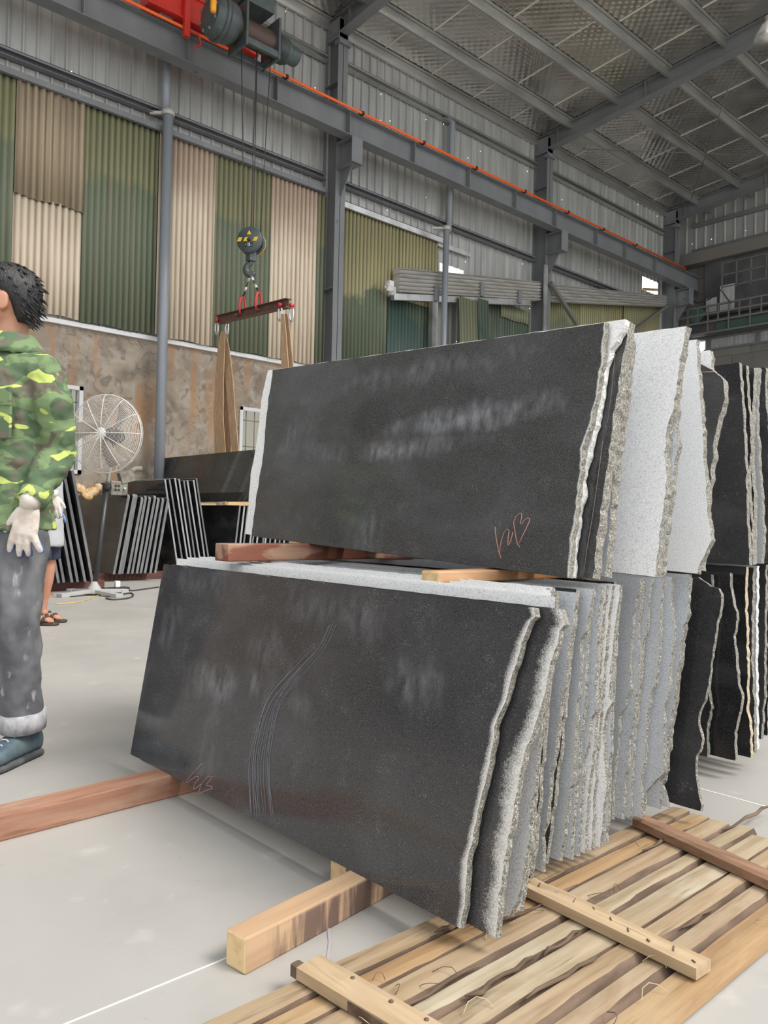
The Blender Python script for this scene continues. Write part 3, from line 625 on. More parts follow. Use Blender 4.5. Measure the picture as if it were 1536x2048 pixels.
# ================================================================ crane hoist, hook block, spreader
XH = -10.35
t = thing('crane_hoist', 'red crane end carriage with dark green rope hoist on the crane beam', 'hoist', (XH, 6.4, 8.5)); off = Vector(t.location)
XCg = XB + .05
y0, y1 = PX(288, 0, XCg).y, PX(510, 100, XCg).y
def hb(mb, name, mat, bevel=.01): mb.v = [tuple(Vector(v) - off) for v in mb.v]; return mb.build(name, mat, t, bevel=bevel)
m = MB(); m.bb((XCg - .14, y0, CB1 + .14), (XCg + .14, y1, CB1 + .55))
m.bb((XCg - .18, y0, CB1 + .53), (XCg + .18, y1, CB1 + .57)); m.bb((XCg - .18, y0, CB1 + .13), (XCg + .18, y1 - .2, CB1 + .16)); hb(m, 'end_carriage', 'red')
for yy in (y0 + .35, y1 - .35):
    m = MB(); m.lathe([(.11, -.05), (.12, -.05), (.12, .05), (.11, .05)], (XCg, yy, CB1 + .17), (1, 0, 0), 20); hb(m, 'wheel', 'bar')
p = PX(378, 60, XCg + .28); m = MB(); m.bb((XCg + .16, p.y - .05, CB1 - .16), (XCg + .24, p.y + .05, CB1 + 1.1)); m.beam((XCg + .2, p.y - .5, CB1 + .5), (XCg + .2, p.y, CB1 + .72), .06, .06)
hb(m, 'collector_arm', 'red')
m = MB(); m.tube([(XCg + .25, p.y + .04, CB1 - .05), (XCg + .27, p.y + .18, CB1 - .08), (XCg + .27, p.y + .22, CB1 - .22), (XCg + .27, p.y + .1, CB1 - .32)], .018, 6); hb(m, 'collector_lead', 'redsh')
# bridge girder going out from the wall, above the picture
m = MB(); yg = PX(450, 20, XH).y; m.bb((XB - .2, yg - .65, CB1 + .62), (XR - 1, yg - .20, CB1 + 1.3)); hb(m, 'bridge_girder', 'red')
# rope drum between gearbox and motor, axis along the beam
A = PX(432, 28, XH); B = PX(583, 88, XH); zc = (A.z + B.z) / 2; ya, yb = A.y, B.y; zc = A.z - .05
def ln(f): return ya + (yb - ya) * f
cy = lambda prof: [(r, ln(f) - ya) for r, f in prof]
m = MB(); m.lathe(cy([(.20, -.10), (.27, -.08), (.30, -.02), (.30, .16), (.26, .22), (.20, .24)]), (XH, ya, zc), (0, 1, 0), 28); hb(m, 'gearbox', 'hoist')
for k in range(8):
    a = k * PI / 4 + .2; m = MB(); m.lathe([(.028, -.012), (.028, .012), (.018, .02)], (XH + .235 * math.cos(a), ln(-.095), zc + .235 * math.sin(a)), (0, -1, 0), 8); hb(m, 'gearbox_bolt', 'bar', 0)
m = MB(); m.lathe(cy([(.30, .02), (.325, .02), (.325, .07), (.30, .07)]), (XH, ya, zc), (0, 1, 0), 28); hb(m, 'gearbox_flange', 'hoist', 0)
m = MB(); m.lathe(cy([(.19, .2), (.19, .70), (.2, .71)]), (XH, ya, zc), (0, 1, 0), 28); hb(m, 'rope_drum', 'copper')
m = MB(); m.bb((XH - .26, ln(.27), zc - .34), (XH + .26, ln(.30), zc + .34)); m.bb((XH - .25, ln(.70), zc - .32), (XH + .25, ln(.73), zc + .32)); m.bb((XH + .17, ln(.27), zc - .30), (XH + .24, ln(.73), zc - .20)); m.bb((XH - .24, ln(.27), zc - .32), (XH - .17, ln(.73), zc - .22)); hb(m, 'drum_frame', 'hoist')
prof = [(.18, .73)]
for k in range(5): prof += [(.21, .745 + k * .035), (.175, .765 + k * .035)]
prof += [(.19, .93), (.145, .935), (.15, 1.06), (.12, 1.08)]
m = MB(); m.lathe(cy(prof), (XH, ya, zc), (0, 1, 0), 28); hb(m, 'motor', 'hoist')
m = MB(); m.bb((XH - .2, ln(.25), zc + .36), (XH + .2, ln(.66), zc + .62)); hb(m, 'control_box', 'hoist')
m = MB(); q = PX(427, 5, XH + .32); m.lathe([(.04, -.16), (.045, -.1), (.045, .16), (.035, .18)], (XH + .32, q.y, q.z + .02), (0, 0, 1), 14); hb(m, 'beacon', 'amber', 0)
# ropes
HB = PX(503, 484, XH); hk = Vector((XH, HB.y, HB.z))
for dx, dy, f in ((-.02, -.12, .34), (.05, -.05, .48), (-.05, .06, .58), (.03, .13, .69)):
    m = MB(); m.tube([(XH + dx * 2, ln(f), zc - .12), (XH + dx, HB.y + dy, HB.z + .06)], .0075, 6); hb(m, 'wire_rope', 'rope', 0)

# hook block: two round cheeks, yellow stripes, warning triangle, number plate
ax = Vector((.62, -.78, 0)).normalized()        # axle, towards the camera and left
t = thing('hook_block', 'dark hook block with yellow stripes, warning triangle and number 3', 'hook block', hk)
sd = Vector((0, 0, 1)).cross(ax)               # to the right seen from the front
fr = .20
m = MB(); m.lathe([(.17, .05), (fr, .06), (fr, .10), (.185, .115)], (0, 0, 0), ax, 32); m.build('cheek_plate', 'hoist', t)
m = MB(); m.lathe([(.175, -.125), (fr, -.11), (fr, -.05), (.17, -.04)], (0, 0, 0), ax, 32); m.build('cheek_plate', 'hoist', t)
m = MB(); m.lathe([(.15, -.05), (.17, -.04), (.14, 0), (.17, .04), (.15, .055)], (0, 0, 0), ax, 28); m.build('sheave', 'blackm', t)
m = MB(); m.bb((-.06, -.06, -.30), (.06, .06, -.15)); m.build('crosshead', 'hoist', t, bevel=.01)
def decal(name, polys, mat, d=.1155, flip=1):
    m = MB()
    for poly in polys:
        n = len(poly); vs = [ax * (d * flip + s) + sd * u + Vector((0, 0, v)) for s in (0, .002) for u, v in poly]
        m.add(vs, [tuple(range(n)), tuple(range(n, 2 * n))] + [(i, (i + 1) % n, n + (i + 1) % n, n + i) for i in range(n)])
    return m.build(name, mat, t)
for a in (-.19, -.09, .06): decal('yellow_stripe', [[(a, -.025), (a + .06, -.025), (a + .085, .035), (a + .025, .035)]], 'yellow')
decal('warning_triangle', [[(-.035, .075), (.035, .075), (0, .145)]], 'yellow')
decal('number_plate', [[(-.075, -.115), (.06, -.115), (.06, -.04), (-.075, -.04)]], 'blackm')
num = [[(-.025, -.055), (.015, -.055), (.015, -.062), (-.025, -.062)], [(-.018, -.074), (.015, -.074), (.015, -.081), (-.018, -.081)], [(-.025, -.095), (.015, -.095), (.015, -.102), (-.025, -.102)], [(.010, -.055), (.018, -.055), (.018, -.102), (.010, -.102)],
       [(-.058, -.074), (-.038, -.074), (-.038, -.080), (-.058, -.080)], [(.030, -.086), (.048, -.086), (.048, -.092), (.030, -.092)]]
decal('number_mark', num, 'trimw', .118)
m = MB(); m.lathe([(.03, -.002), (.03, .012), (.02, .018)], ax * .115, ax, 14); m.build('axle_nut', 'blackm', t)
m = MB(); g = []
for k in range(13): a = PI * .5 + k / 12 * PI * 1.35; g.append(sd * (.075 * math.cos(a)) + Vector((0, 0, -.42 + .085 * math.sin(a))))
m.tube([Vector((0, 0, -.25))] + g, [.035] + [.034 + .022 * math.sin(k / 12 * PI) for k in range(12)] + [.016], 10); m.build('hook', 'hoist', t)
m = MB(); g = [(x, z) for x, z in ()]
vs = [ax * s + sd * (.1 * math.cos(a)) + Vector((0, 0, .1 * math.sin(a))) for s in (-.128, -.126) for a in [k / 16 * 2 * PI for k in range(16)]]
m.lathe([(.188, -.1), (.201, -.1), (.201, -.07), (.188, -.07)], (0, 0, 0), ax, 28); m.build('yellow_rim', 'yellow', t)

# spreader beam
yS = HB.y
L_, R_ = PY(436, 640, yS), PY(578, 606, yS)
hp = hk + Vector((0, 0, -.50))
mid = (L_ + R_) / 2
t = thing('spreader_beam', 'rusty channel spreader beam hanging below the hook', 'spreader beam', mid)
d = (R_ - L_).normalized()
m = MB(); m.beam(L_ - mid, R_ - mid, .012, .12); m.build('web_plate', 'rustbeam', t)
for s in (-1, 1):
    m = MB(); m.beam(L_ - mid + Vector((0, .0, s * .06)), R_ - mid + Vector((0, .0, s * .06)), .10, .012); m.build('flange', 'rustbeam', t)
def loop(c, u, v, ru, rv, a0, a1, n=14): return [c + u * (ru * math.cos(a0 + (a1 - a0) * k / n)) + v * (rv * math.sin(a0 + (a1 - a0) * k / n)) for k in range(n + 1)]
Z = Vector((0, 0, 1)); Yv = Vector((0, 1, 0))
tops = []
for f, c_, nm, lab in ((.33, 'redsh', 'left', 'red shackle on the spreader beam, left of the hook'), (.635, 'redsh', 'right', 'red shackle on the spreader beam, right of the hook')):
    p = L_.lerp(R_, f); t = thing('shackle', lab, 'shackle', p, 'red shackles'); tilt = d * (.25 if f < .5 else -.25)
    m = MB(); m.tube(loop(Vector((0, 0, .12)) + tilt * .3, Yv * .9 - d * .30, Z, .075, .15, -1.0, PI + 1.0), .018, 8); m.build('bow', c_, t)
    m = MB(); m.tube([(0, -.085, -.01), (0, .085, -.01)], .016, 8); m.build('pin', 'rustbeam', t)
    tops.append(p + Vector((0, 0, .26)) + tilt * .3)
for q, lab in zip(tops, ('left wire rope sling leg with white ferrules below the hook', 'right wire rope sling leg with white ferrules below the hook')):
    t = thing('wire_sling', lab, 'wire sling', q, 'wire slings'); dd = hp - q
    m = MB(); m.tube([(0, 0, 0), dd], .011, 6); m.tube([(0, 0, 0), dd * .2 + Vector((.03, 0, 0)), dd * .34], .009, 6); m.build('rope', 'rope', t)
    for f0, f1 in ((.28, .46), (.68, .92)):
        m = MB(); m.tube([dd * f0, dd * f1], .021, 10); m.build('ferrule', 'alu', t)
for f, side, zz in ((.045, 'left', 0), (.945, 'right', 0)):
    p = L_.lerp(R_, f)
    for k, (dx, dy, word) in enumerate(((-.02, -.06, 'front'), (.09, .06, 'rear'))):
        q = p + d * dx + Vector((0, dy, -.02))
        t = thing('shackle', '%s silver shackle hanging at the %s end of the spreader beam' % (word, side), 'shackle', q, 'silver shackles')
        m = MB(); m.tube(loop(Vector((0, 0, -.13)), d, Z, .045, .10, PI - .9, 2 * PI + .9), .016, 8); m.build('bow', 'zinc', t)
        m = MB(); m.tube([(0, -.03, 0), (0, .03, 0)], .028, 10); m.build('pin', 'redsh', t)
# webbing slings: two strands each
def strap(name, pts, wd, label, group, wdir):
    vs = []; wdir = Vector(wdir).normalized(); n = len(pts); th = Vector((0, .006, 0))
    for i, (p, wf) in enumerate(pts):
        for s in (-1, 1): vs += [Vector(p) + wdir * (s * wd * wf / 2) - th, Vector(p) + wdir * (s * wd * wf / 2) + th]
    fs = []
    for i in range(n - 1):
        a = 4 * i; b = a + 4
        fs += [(a, a + 2, b + 2, b), (a + 1, b + 1, b + 3, a + 3), (a, b, b + 1, a + 1), (a + 2, a + 3, b + 3, b + 2)]
    fs += [(0, 1, 3, 2), (4 * n - 4, 4 * n - 2, 4 * n - 1, 4 * n - 3)]
    m = MB(); m.add(vs, fs); o = m.build(name, 'web', loc=pts[-1][0]); return tag(o, label, 'sling', group)
wd = Vector((.9, .3, 0))
def Ps(px, py, dy=0): return PY(px, py, yS + dy)
strap('webbing_sling', [(Ps(447, 662, -.06), .5), (Ps(443, 690, -.06), .8), (Ps(439, 760, -.06), 1), (Ps(437, 830, -.06), 1.1), (Ps(441, 915, -.06), 1.3)], .17, 'wide tan sling strand under the left end of the spreader, left one', 'webbing slings', wd)
strap('webbing_sling', [(Ps(448, 662, .05), .5), (Ps(453, 700, .05), .8), (Ps(459, 760, .05), 1), (Ps(464, 830, .05), .9), (Ps(472, 915, .05), .9)], .15, 'tan sling strand under the left end of the spreader, right one', 'webbing slings', wd)
strap('webbing_sling', [(Ps(449, 662, .10), .4), (Ps(452, 700, .10), .7), (Ps(456, 790, .10), 1), (Ps(455, 915, .10), 1)], .15, 'tan sling strand hanging behind the two left strands', 'webbing slings', wd)
strap('webbing_sling', [(Ps(566, 628, -.06), .4), (Ps(567, 660, -.06), .7), (Ps(570, 730, -.06), 1), (Ps(572, 800, -.06), 1)], .12, 'tan sling strand under the right end of the spreader, left one', 'webbing slings', wd)
strap('webbing_sling', [(Ps(572, 628, .05), .4), (Ps(575, 660, .05), .7), (Ps(580, 730, .05), 1), (Ps(582, 800, .05), 1)], .12, 'tan sling strand under the right end of the spreader, right one', 'webbing slings', wd)

# ================================================================ granite slabs
def resample(pts, step):
    out = []
    for (a, b) in zip(pts, pts[1:]):
        n = max(1, int((b - a).length / step))
        out += [a.lerp(b, k / n) for k in range(n)]
    return out + [pts[-1]]
SLABS = {}
def slab(label, group, pts, Y0, z0, zt, xl, lean=9.3, mats=('grey', 'edge'), th=.02, rim=0, vl=(0, 0), left=None, seed=1, rough=.006, name='granite_slab', botedge=True, cut_bottom=None):
    """pts: pixels down the right edge of the front face, top first; xl: left end; vl: lift of the left end (bottom, top)"""
    rnd = random.Random(seed); l = math.radians(lean); n = Vector((0, -math.cos(l), math.sin(l))); P0 = Vector((0, Y0, z0)); V = (zt - z0) / math.cos(l)
    up = Vector((0, math.sin(l), math.cos(l)))
    def uv(p): q = PP(*p, P0, n) - P0; return Vector((q.x, q.dot(up)))
    rp = [uv(p) for p in pts][::-1]
    rp[0].y = max(rp[0].y, 0) if cut_bottom else 0.0
    rp[-1].y = V
    rp = [rp[0]] + [p for p in rp[1:-1] if .004 < p.y < V - .002] + [rp[-1]]
    lp = [uv(p) for p in left][::-1] if left else [Vector((xl, vl[0])), Vector((xl, V + vl[1]))]
    x0 = (rp[0].x + lp[0].x) / 2; org = Vector((x0, Y0, z0))
    def jag(q, s, amp):
        return Vector((q.x + amp * (mnoise.noise(Vector((q.x * 30, q.y * 34, s))) + .6 * mnoise.noise(Vector((q.x * 90, q.y * 95, s + 5)))), q.y + .3 * amp * mnoise.noise(Vector((q.x * 40, q.y * 47, s + 9)))))
    rr = resample(rp, .012); rr = [rr[0]] + [jag(q, seed, rough) for q in rr[1:-1]] + [rr[-1]]
    ll = resample(lp, .02)[::-1]
    if left: ll = [jag(q, seed + 3, rough) for q in ll]
    top = resample([rr[-1], ll[0]], .03)[1:-1]; bot = resample([ll[-1], rr[0]], .03)[1:-1]
    top = [Vector((q.x, q.y + .002 * mnoise.noise(Vector((q.x * 40, seed, 0))))) for q in top]
    bot = [Vector((q.x, q.y + .0022 * mnoise.noise(Vector((q.x * 60, seed, 3))))) for q in bot]
    if cut_bottom: bot = []
    out = rr + top + ll + bot; N = len(out); nr = len(rr)
    th_ = lambda i: th
    rings = []
    for k, f in enumerate((0, .34, .68, 1.0)):
        g = []
        for i, q in enumerate(out):
            du = 0
            if i < nr or (left and nr + len(top) <= i < nr + len(top) + len(ll)):
                s = 1 if i < nr else -1
                du = rough * .9 * mnoise.noise(Vector((k * 3.1, q.y * 75, seed * 1.7))) + (rough * .5 if k in (1, 2) else 0)
                if k == 3: du = rough * mnoise.noise(Vector((9, q.y * 22, seed)))
                du *= s
            if k == 0: du = 0
            g.append(Vector((q.x + du - x0, f * th, q.y)))
        rings.append(g)
    vs = [v for g in rings for v in g]; fs = []; mi = []
    for k in range(3):
        for i in range(N):
            j = (i + 1) % N; fs.append((k * N + i, k * N + j, (k + 1) * N + j, (k + 1) * N + i)); mi.append(2 if len(mats) > 2 and nr - 1 <= i < nr + len(top) else 1)
    rimv = [1.0 if i < nr else 0. for i in range(N)] + [0.] * (3 * N)
    if rim:
        inner = []
        for i in range(nr):
            q = out[i]; wv = rim * (.45 + 1.0 * abs(mnoise.noise(Vector((q.y * 5, seed, 2)))))
            inner.append(len(vs)); vs.append(Vector((q.x - wv - x0, 0, q.y))); rimv.append(0.)
        for i in range(nr - 1): fs.append((i, i + 1, inner[i + 1], inner[i])); mi.append(0)
        fs.append(tuple(inner) + tuple(range(nr, N))); mi.append(0)
        # corner triangles
    else: fs.append(tuple(range(N))); mi.append(0)
    fs.append(tuple(range(3 * N, 4 * N))); mi.append(0)
    m = MB(); m.v = [tuple(v) for v in vs]; m.f = [list(f) for f in fs]; m.mi = mi; m.sm = [False] * len(fs)
    o = m.build(name, list(mats)); o.location = org; o.rotation_euler = (-l, 0, 0)
    a = o.data.attributes.new('rim', 'FLOAT', 'POINT'); a.data.foreach_set('value', rimv if rim else [0.] * len(vs))
    SLABS[label] = (o, P0, n, up, x0)
    return tag(o, label, 'slab', group)
def on_face(label, p):
    o, P0, n, up, x0 = SLABS[label]; q = PP(*p, P0, n) - P0; return Vector((q.x - x0, -.0012, q.dot(up)))
def mark(label, strokes, r, name, mat):
    m = MB()
    for st in strokes: m.tube([on_face(label, p) for p in st], r, 5)
    m.build(name, mat, SLABS[label][0])

M['dark_lo'] = granite('polished dark granite with water marks', GDARK, (.060, .059, .062), (.012, .012, .014), .10, dust=(*DUST, .10),
    smears=((-.25, .30, .28, .07, -.10, .55), (.02, .36, .22, .10, .5, .30), (-.58, .42, .14, .09, .2, .40), (.50, .43, .12, .08, .3, .45), (-.25, .10, .08, .18, .0, .25), (.25, .55, .35, .08, 0, .30), (-.45, .57, .3, .06, 0, .28)))
M['dark_up'] = granite('polished dark granite with pale wipe streaks', (.038, .0385, .040), (.078, .077, .076), (.016, .016, .017), .11, dust=(*DUST, .14),
    smears=((.32, .425, .40, .050, -.05, .95), (.06, .345, .30, .040, -.03, .75), (-.50, .42, .12, .13, .1, .45), (-.05, .10, .10, .12, .2, .35), (-.3, .34, .15, .05, 0, .4), (0, .58, .7, .05, 0, .35)))
LO = 'slabs of the lower near stack'; UP_ = 'slabs of the upper near stack'
ZB = .066
lower = [
 # name, Y0, zt, xl, mats, rim, pts
 ('front polished dark slab of the lower near stack, with red chalk marks bottom left', 1.132, .672, -2.415, ('dark_lo', 'edge'), .030,
  [(1066, 1222), (1072, 1234), (1061, 1243), (1043, 1285), (1026, 1343), (1014, 1390), (993, 1444), (981, 1511), (966, 1584), (955, 1628), (942, 1688), (935, 1725), (931, 1779), (924, 1845), (920, 1858)]),
 ('second slab of the lower near stack, dark with a broad whitish right rim', 1.156, .672, -2.40, ('dark_lo', 'edge'), .075,
  [(1120, 1225), (1131, 1248), (1120, 1262), (1115, 1289), (1105, 1317), (1097, 1355), (1090, 1383), (1081, 1419), (1071, 1451), (1059, 1482), (1042, 1533), (1031, 1597), (1028, 1624), (1015, 1679), (1006, 1739), (999, 1792), (991, 1880)]),
 (None, 1.240, .684, -2.53, ('white', 'edge', 'edge_pale'), 0,
  [(1110, 1197), (1107, 1222), (1090, 1400), (1079, 1478), (1071, 1557), (1063, 1602), (1059, 1633), (1056, 1681), (1046, 1754), (1033, 1805), (1020, 1822)]),
 (None, 1.272, .688, -2.52, ('white', 'edge', 'edge_pale'), 0, [(1100, 1205), (1070, 1500), (1052, 1700), (1046, 1790), (1038, 1834)]),
 (None, 1.310, .690, -2.50, ('white', 'edge', 'edge_pale'), 0, [(1098, 1205), (1060, 1500), (1030, 1700), (1010, 1790)]),
 (None, 1.342, .691, -2.49, ('white', 'edge', 'edge_pale'), 0, [(1090, 1205), (1070, 1500), (1060, 1700), (1040, 1780)]),
 (None, 1.372, .691, -2.47, ('white', 'edge', 'edge_pale'), 0, [(1100, 1205), (1075, 1500), (1063, 1700), (1050, 1770)]),
 (None, 1.405, .680, -2.44, ('black', 'edge'), 0, [(1110, 1205), (1085, 1500), (1068, 1700), (1060, 1760)]),
 (None, 1.452, .676, -2.45, ('grey', 'edge'), 0,
  [(1151, 1199), (1149, 1236), (1139, 1282), (1134, 1312), (1134, 1336), (1129, 1375), (1120, 1410), (1119, 1437), (1114, 1482), (1104, 1544), (1095, 1619), (1085, 1672), (1085, 1745)]),
 (None, 1.492, .680, -2.46, ('black', 'edge'), 0, [(1150, 1200), (1120, 1500), (1095, 1700), (1090, 1735)]),
 (None, 1.529, .680, -2.44, ('grey', 'edge'), 0,
  [(1183, 1200), (1177, 1231), (1171, 1261), (1161, 1278), (1162, 1322), (1159, 1356), (1158, 1393), (1152, 1419), (1151, 1456), (1148, 1517), (1145, 1566), (1136, 1601), (1132, 1646), (1123, 1703), (1119, 1723)]),
 (None, 1.556, .680, -2.45, ('grey', 'edge'), 0, [(1180, 1200), (1176, 1265), (1171, 1339), (1171, 1404), (1166, 1434), (1160, 1493), (1154, 1571), (1146, 1622), (1143, 1699), (1141, 1719)]),
 (None, 1.583, .682, -2.43, ('grey', 'edge'), 0, [(1200, 1190), (1196, 1228), (1195, 1282), (1191, 1329), (1188, 1378), (1192, 1405), (1191, 1424), (1181, 1437), (1177, 1482), (1166, 1517), (1163, 1584), (1157, 1648), (1154, 1714)]),
 (None, 1.610, .684, -2.46, ('white', 'edge'), 0, [(1211, 1189), (1205, 1231), (1202, 1285), (1196, 1400), (1185, 1500), (1175, 1600), (1170, 1700)]),
 (None, 1.637, .684, -2.44, ('white', 'edge'), 0, [(1224, 1190), (1217, 1231), (1210, 1300), (1203, 1400), (1196, 1470), (1188, 1580), (1183, 1690)]),
 (None, 1.668, .684, -2.45, ('white', 'edge'), 0, [(1239, 1189), (1236, 1210), (1229, 1256), (1224, 1304), (1219, 1346), (1217, 1395), (1225, 1404), (1213, 1419), (1205, 1460), (1212, 1560), (1206, 1640), (1200, 1690)]),
 (None, 1.695, .680, -2.46, ('grey', 'edge'), 0, [(1236, 1189), (1230, 1300), (1224, 1400), (1220, 1500), (1216, 1600), (1212, 1688)]),
 (None, 1.735, .672, -2.44, ('black', 'edge'), 0, [(1215, 1190), (1205, 1500), (1195, 1650)]),
 (None, 1.790, .680, -2.45, ('black', 'edge'), 0, [(1225, 1190), (1215, 1500), (1205, 1640)]),
 (None, 1.848, .690, -2.43, ('grey', 'edge'), 0,
  [(1278, 1172), (1272, 1208), (1264, 1228), (1264, 1266), (1261, 1303), (1260, 1340), (1260, 1376), (1250, 1409), (1239, 1431), (1236, 1475), (1232, 1525), (1225, 1572), (1225, 1634)]),
 (None, 1.872, .690, -2.46, ('grey', 'edge'), 0, [(1284, 1172), (1281, 1200), (1276, 1252), (1279, 1303), (1276, 1354), (1271, 1405), (1267, 1437), (1258, 1478), (1258, 1519), (1249, 1564), (1245, 1639)]),
 (None, 1.896, .690, -2.44, ('grey', 'edge'), 0, [(1301, 1171), (1295, 1222), (1295, 1249), (1286, 1288), (1280, 1360), (1270, 1466), (1264, 1520), (1261, 1611), (1258, 1637)]),
 (None, 1.920, .690, -2.45, ('grey', 'edge'), 0, [(1327, 1171), (1321, 1208), (1320, 1266), (1318, 1310), (1315, 1348), (1303, 1384), (1297, 1416), (1292, 1462), (1289, 1525), (1283, 1569), (1283, 1640)]),
 (None, 1.958, .694, -2.44, ('grey', 'edge'), 0, [(1343, 1169), (1342, 1208), (1349, 1255), (1346, 1296), (1340, 1332), (1339, 1369), (1330, 1408), (1327, 1434), (1328, 1494), (1328, 1545), (1310, 1562), (1290, 1584), (1285, 1625)]),
 (None, 2.020, .700, -2.46, ('grey', 'edge'), 0, [(1377, 1161), (1377, 1208), (1378, 1228), (1367, 1252), (1361, 1296), (1355, 1344), (1352, 1362), (1345, 1418), (1336, 1456), (1333, 1541), (1320, 1560), (1319, 1617)]),
 (None, 2.048, .690, -2.43, ('grey', 'edge'), 0, [(1380, 1165), (1365, 1300), (1350, 1420), (1330, 1560), (1325, 1570), (1338, 1606)]),
 ('broad black slab at the back of the lower near stack, rounded top right corner', 2.092, .690, -2.40, ('black', 'edge'), 0,
  [(1395, 1169), (1421, 1172), (1435, 1177), (1442, 1188), (1442, 1200), (1441, 1220), (1434, 1250), (1429, 1280), (1425, 1304), (1422, 1340), (1414, 1379), (1404, 1412), (1397, 1435), (1397, 1450), (1405, 1478), (1394, 1512), (1392, 1550), (1397, 1587), (1402, 1610), (1400, 1625)]),
]
for i, (lab, Y0, zt, xl, mats, rim, pts) in enumerate(lower):
    tone = {'grey': 'light grey', 'white': 'whitish', 'black': 'dark'}.get(mats[0], '')
    lab = lab or '%s slab, %s from the front of the lower near stack' % (tone, ordn(i))
    slab(lab, LO, pts, Y0, ZB, zt, xl, 9.3, mats, .0165 if i < 2 else .0125, rim, seed=i + 1, rough=.0045)
A_LO = lower[0][0]
mark(A_LO, [[(405, 1527), (393, 1540), (384, 1549), (374, 1563), (374, 1566), (384, 1559), (393, 1553), (398, 1553), (398, 1558), (391, 1567), (388, 1575), (389, 1578), (396, 1574), (403, 1568)],
    [(396, 1589), (399, 1581), (404, 1568), (412, 1558), (419, 1552), (424, 1553), (423, 1559), (415, 1567), (414, 1571), (424, 1573), (426, 1576), (419, 1579), (408, 1583), (397, 1589)]], .0009, 'chalk_mark', 'chalk')
rs = random.Random(4); sc = []
path = [(652, 1212), (664, 1240), (640, 1290), (590, 1345), (548, 1400), (528, 1470), (520, 1540), (527, 1640)]
for k in range(20):
    a, b = rs.uniform(-1, 1), rs.uniform(-1, 1); i0 = rs.randint(1, 4); st = []
    for j in range(i0, 8): wdt = 7 + j * 2.6; st.append((path[j][0] + a * wdt + rs.uniform(-2, 2), path[j][1] + b * 10))
    q = [Vector((*p, 0)) for p in st]; sm = []
    for j in range(len(q) - 1):
        p0, p1, p2, p3 = q[max(j - 1, 0)], q[j], q[j + 1], q[min(j + 2, len(q) - 1)]
        for f in (0, .2, .4, .6, .8): sm.append(.5 * ((2 * p1) + (p2 - p0) * f + (2 * p0 - 5 * p1 + 4 * p2 - p3) * f * f + (3 * p1 - p0 - 3 * p2 + p3) * f ** 3))
    sc.append([(v.x, v.y) for v in sm])
mark(A_LO, sc, .00045, 'scratch_marks', 'scratch')

ZU = .706
upper = [
 ('front polished dark slab of the upper near stack, with red chalk marks bottom right', 1.580, 1.321, ('dark_up', 'edge'), .012, .018, (.062, .062),
  [(1211, 645), (1202, 742), (1191, 804), (1177, 861), (1165, 898), (1158, 975), (1147, 1046), (1137, 1156)], [(545, 740), (533, 830), (527, 905), (512, 1000), (503, 1072)]),
 ('second slab of the upper near stack, rough white, sticking out beyond the front slab', 1.604, 1.327, ('white', 'edge_pale'), 0, .022, (.062, .062),
  [(1250, 641), (1243, 662), (1232, 682), (1222, 699), (1210, 733), (1195, 830), (1170, 930), (1160, 1000), (1150, 1060), (1142, 1156)], [(535, 741), (523, 800), (514, 880), (500, 960), (497, 1010), (490, 1068)]),
 ('third slab of the upper near stack, dark with a vertical chalk line', 1.630, 1.330, ('dark', 'edge'), 0, .034, None,
  [(1256, 644), (1248, 705), (1236, 773), (1225, 847), (1214, 932), (1206, 989), (1194, 1074), (1185, 1153)], None),
 ('fourth slab of the upper near stack, grey sliver beside the large white one', 1.700, 1.300, ('grey', 'edge'), 0, .03, None,
  [(1262, 668), (1255, 740), (1240, 850), (1228, 950), (1222, 1017), (1218, 1070), (1212, 1145)], None),
 ('large white speckled slab in the upper near stack', 1.827, 1.345, ('white', 'edge'), 0, .028, None,
  [(1372, 657), (1367, 682), (1353, 767), (1347, 819), (1333, 855), (1330, 904), (1333, 960), (1327, 1017), (1318, 1074), (1310, 1154)], None),
 ('grey slab peeping out just right of the large white one', 1.862, 1.30, ('grey', 'edge'), 0, .022, None,
  [(1366, 700), (1352, 790), (1352, 870), (1357, 890), (1348, 930), (1338, 1017), (1328, 1100), (1322, 1150)], None),
 ('narrower white speckled slab with a bulging lower right corner in the upper near stack', 2.080, 1.37, ('white', 'edge'), 0, .022, None,
  [(1395, 671), (1394, 697), (1395, 733), (1401, 801), (1405, 855), (1409, 932), (1415, 1023), (1423, 1080), (1401, 1125), (1395, 1145)], None),
 ('small white slab corner showing above the dark one at the back of the upper near stack', 2.30, 1.385, ('white', 'edge'), 0, .022, None,
  [(1421, 687), (1424, 739), (1420, 850), (1405, 1000), (1400, 1100)], None),
 ('dark slab with a pale bevelled right edge at the back of the upper near stack', 2.26, 1.345, ('dark', 'edge'), 0, .03, None,
  [(1395, 700), (1408, 722), (1423, 739), (1446, 759), (1449, 796), (1435, 847), (1426, 892), (1424, 932), (1416, 989), (1410, 1050), (1405, 1125)], None),
]
for i, (lab, Y0, zt, mats, rim, th, vl, pts, left) in enumerate(upper):
    slab(lab, UP_, pts, Y0, ZU, zt, -2.45, 8.8, mats, th, rim, vl or (.055, .055), left, seed=40 + i, rough=.005)
A_UP = upper[0][0]
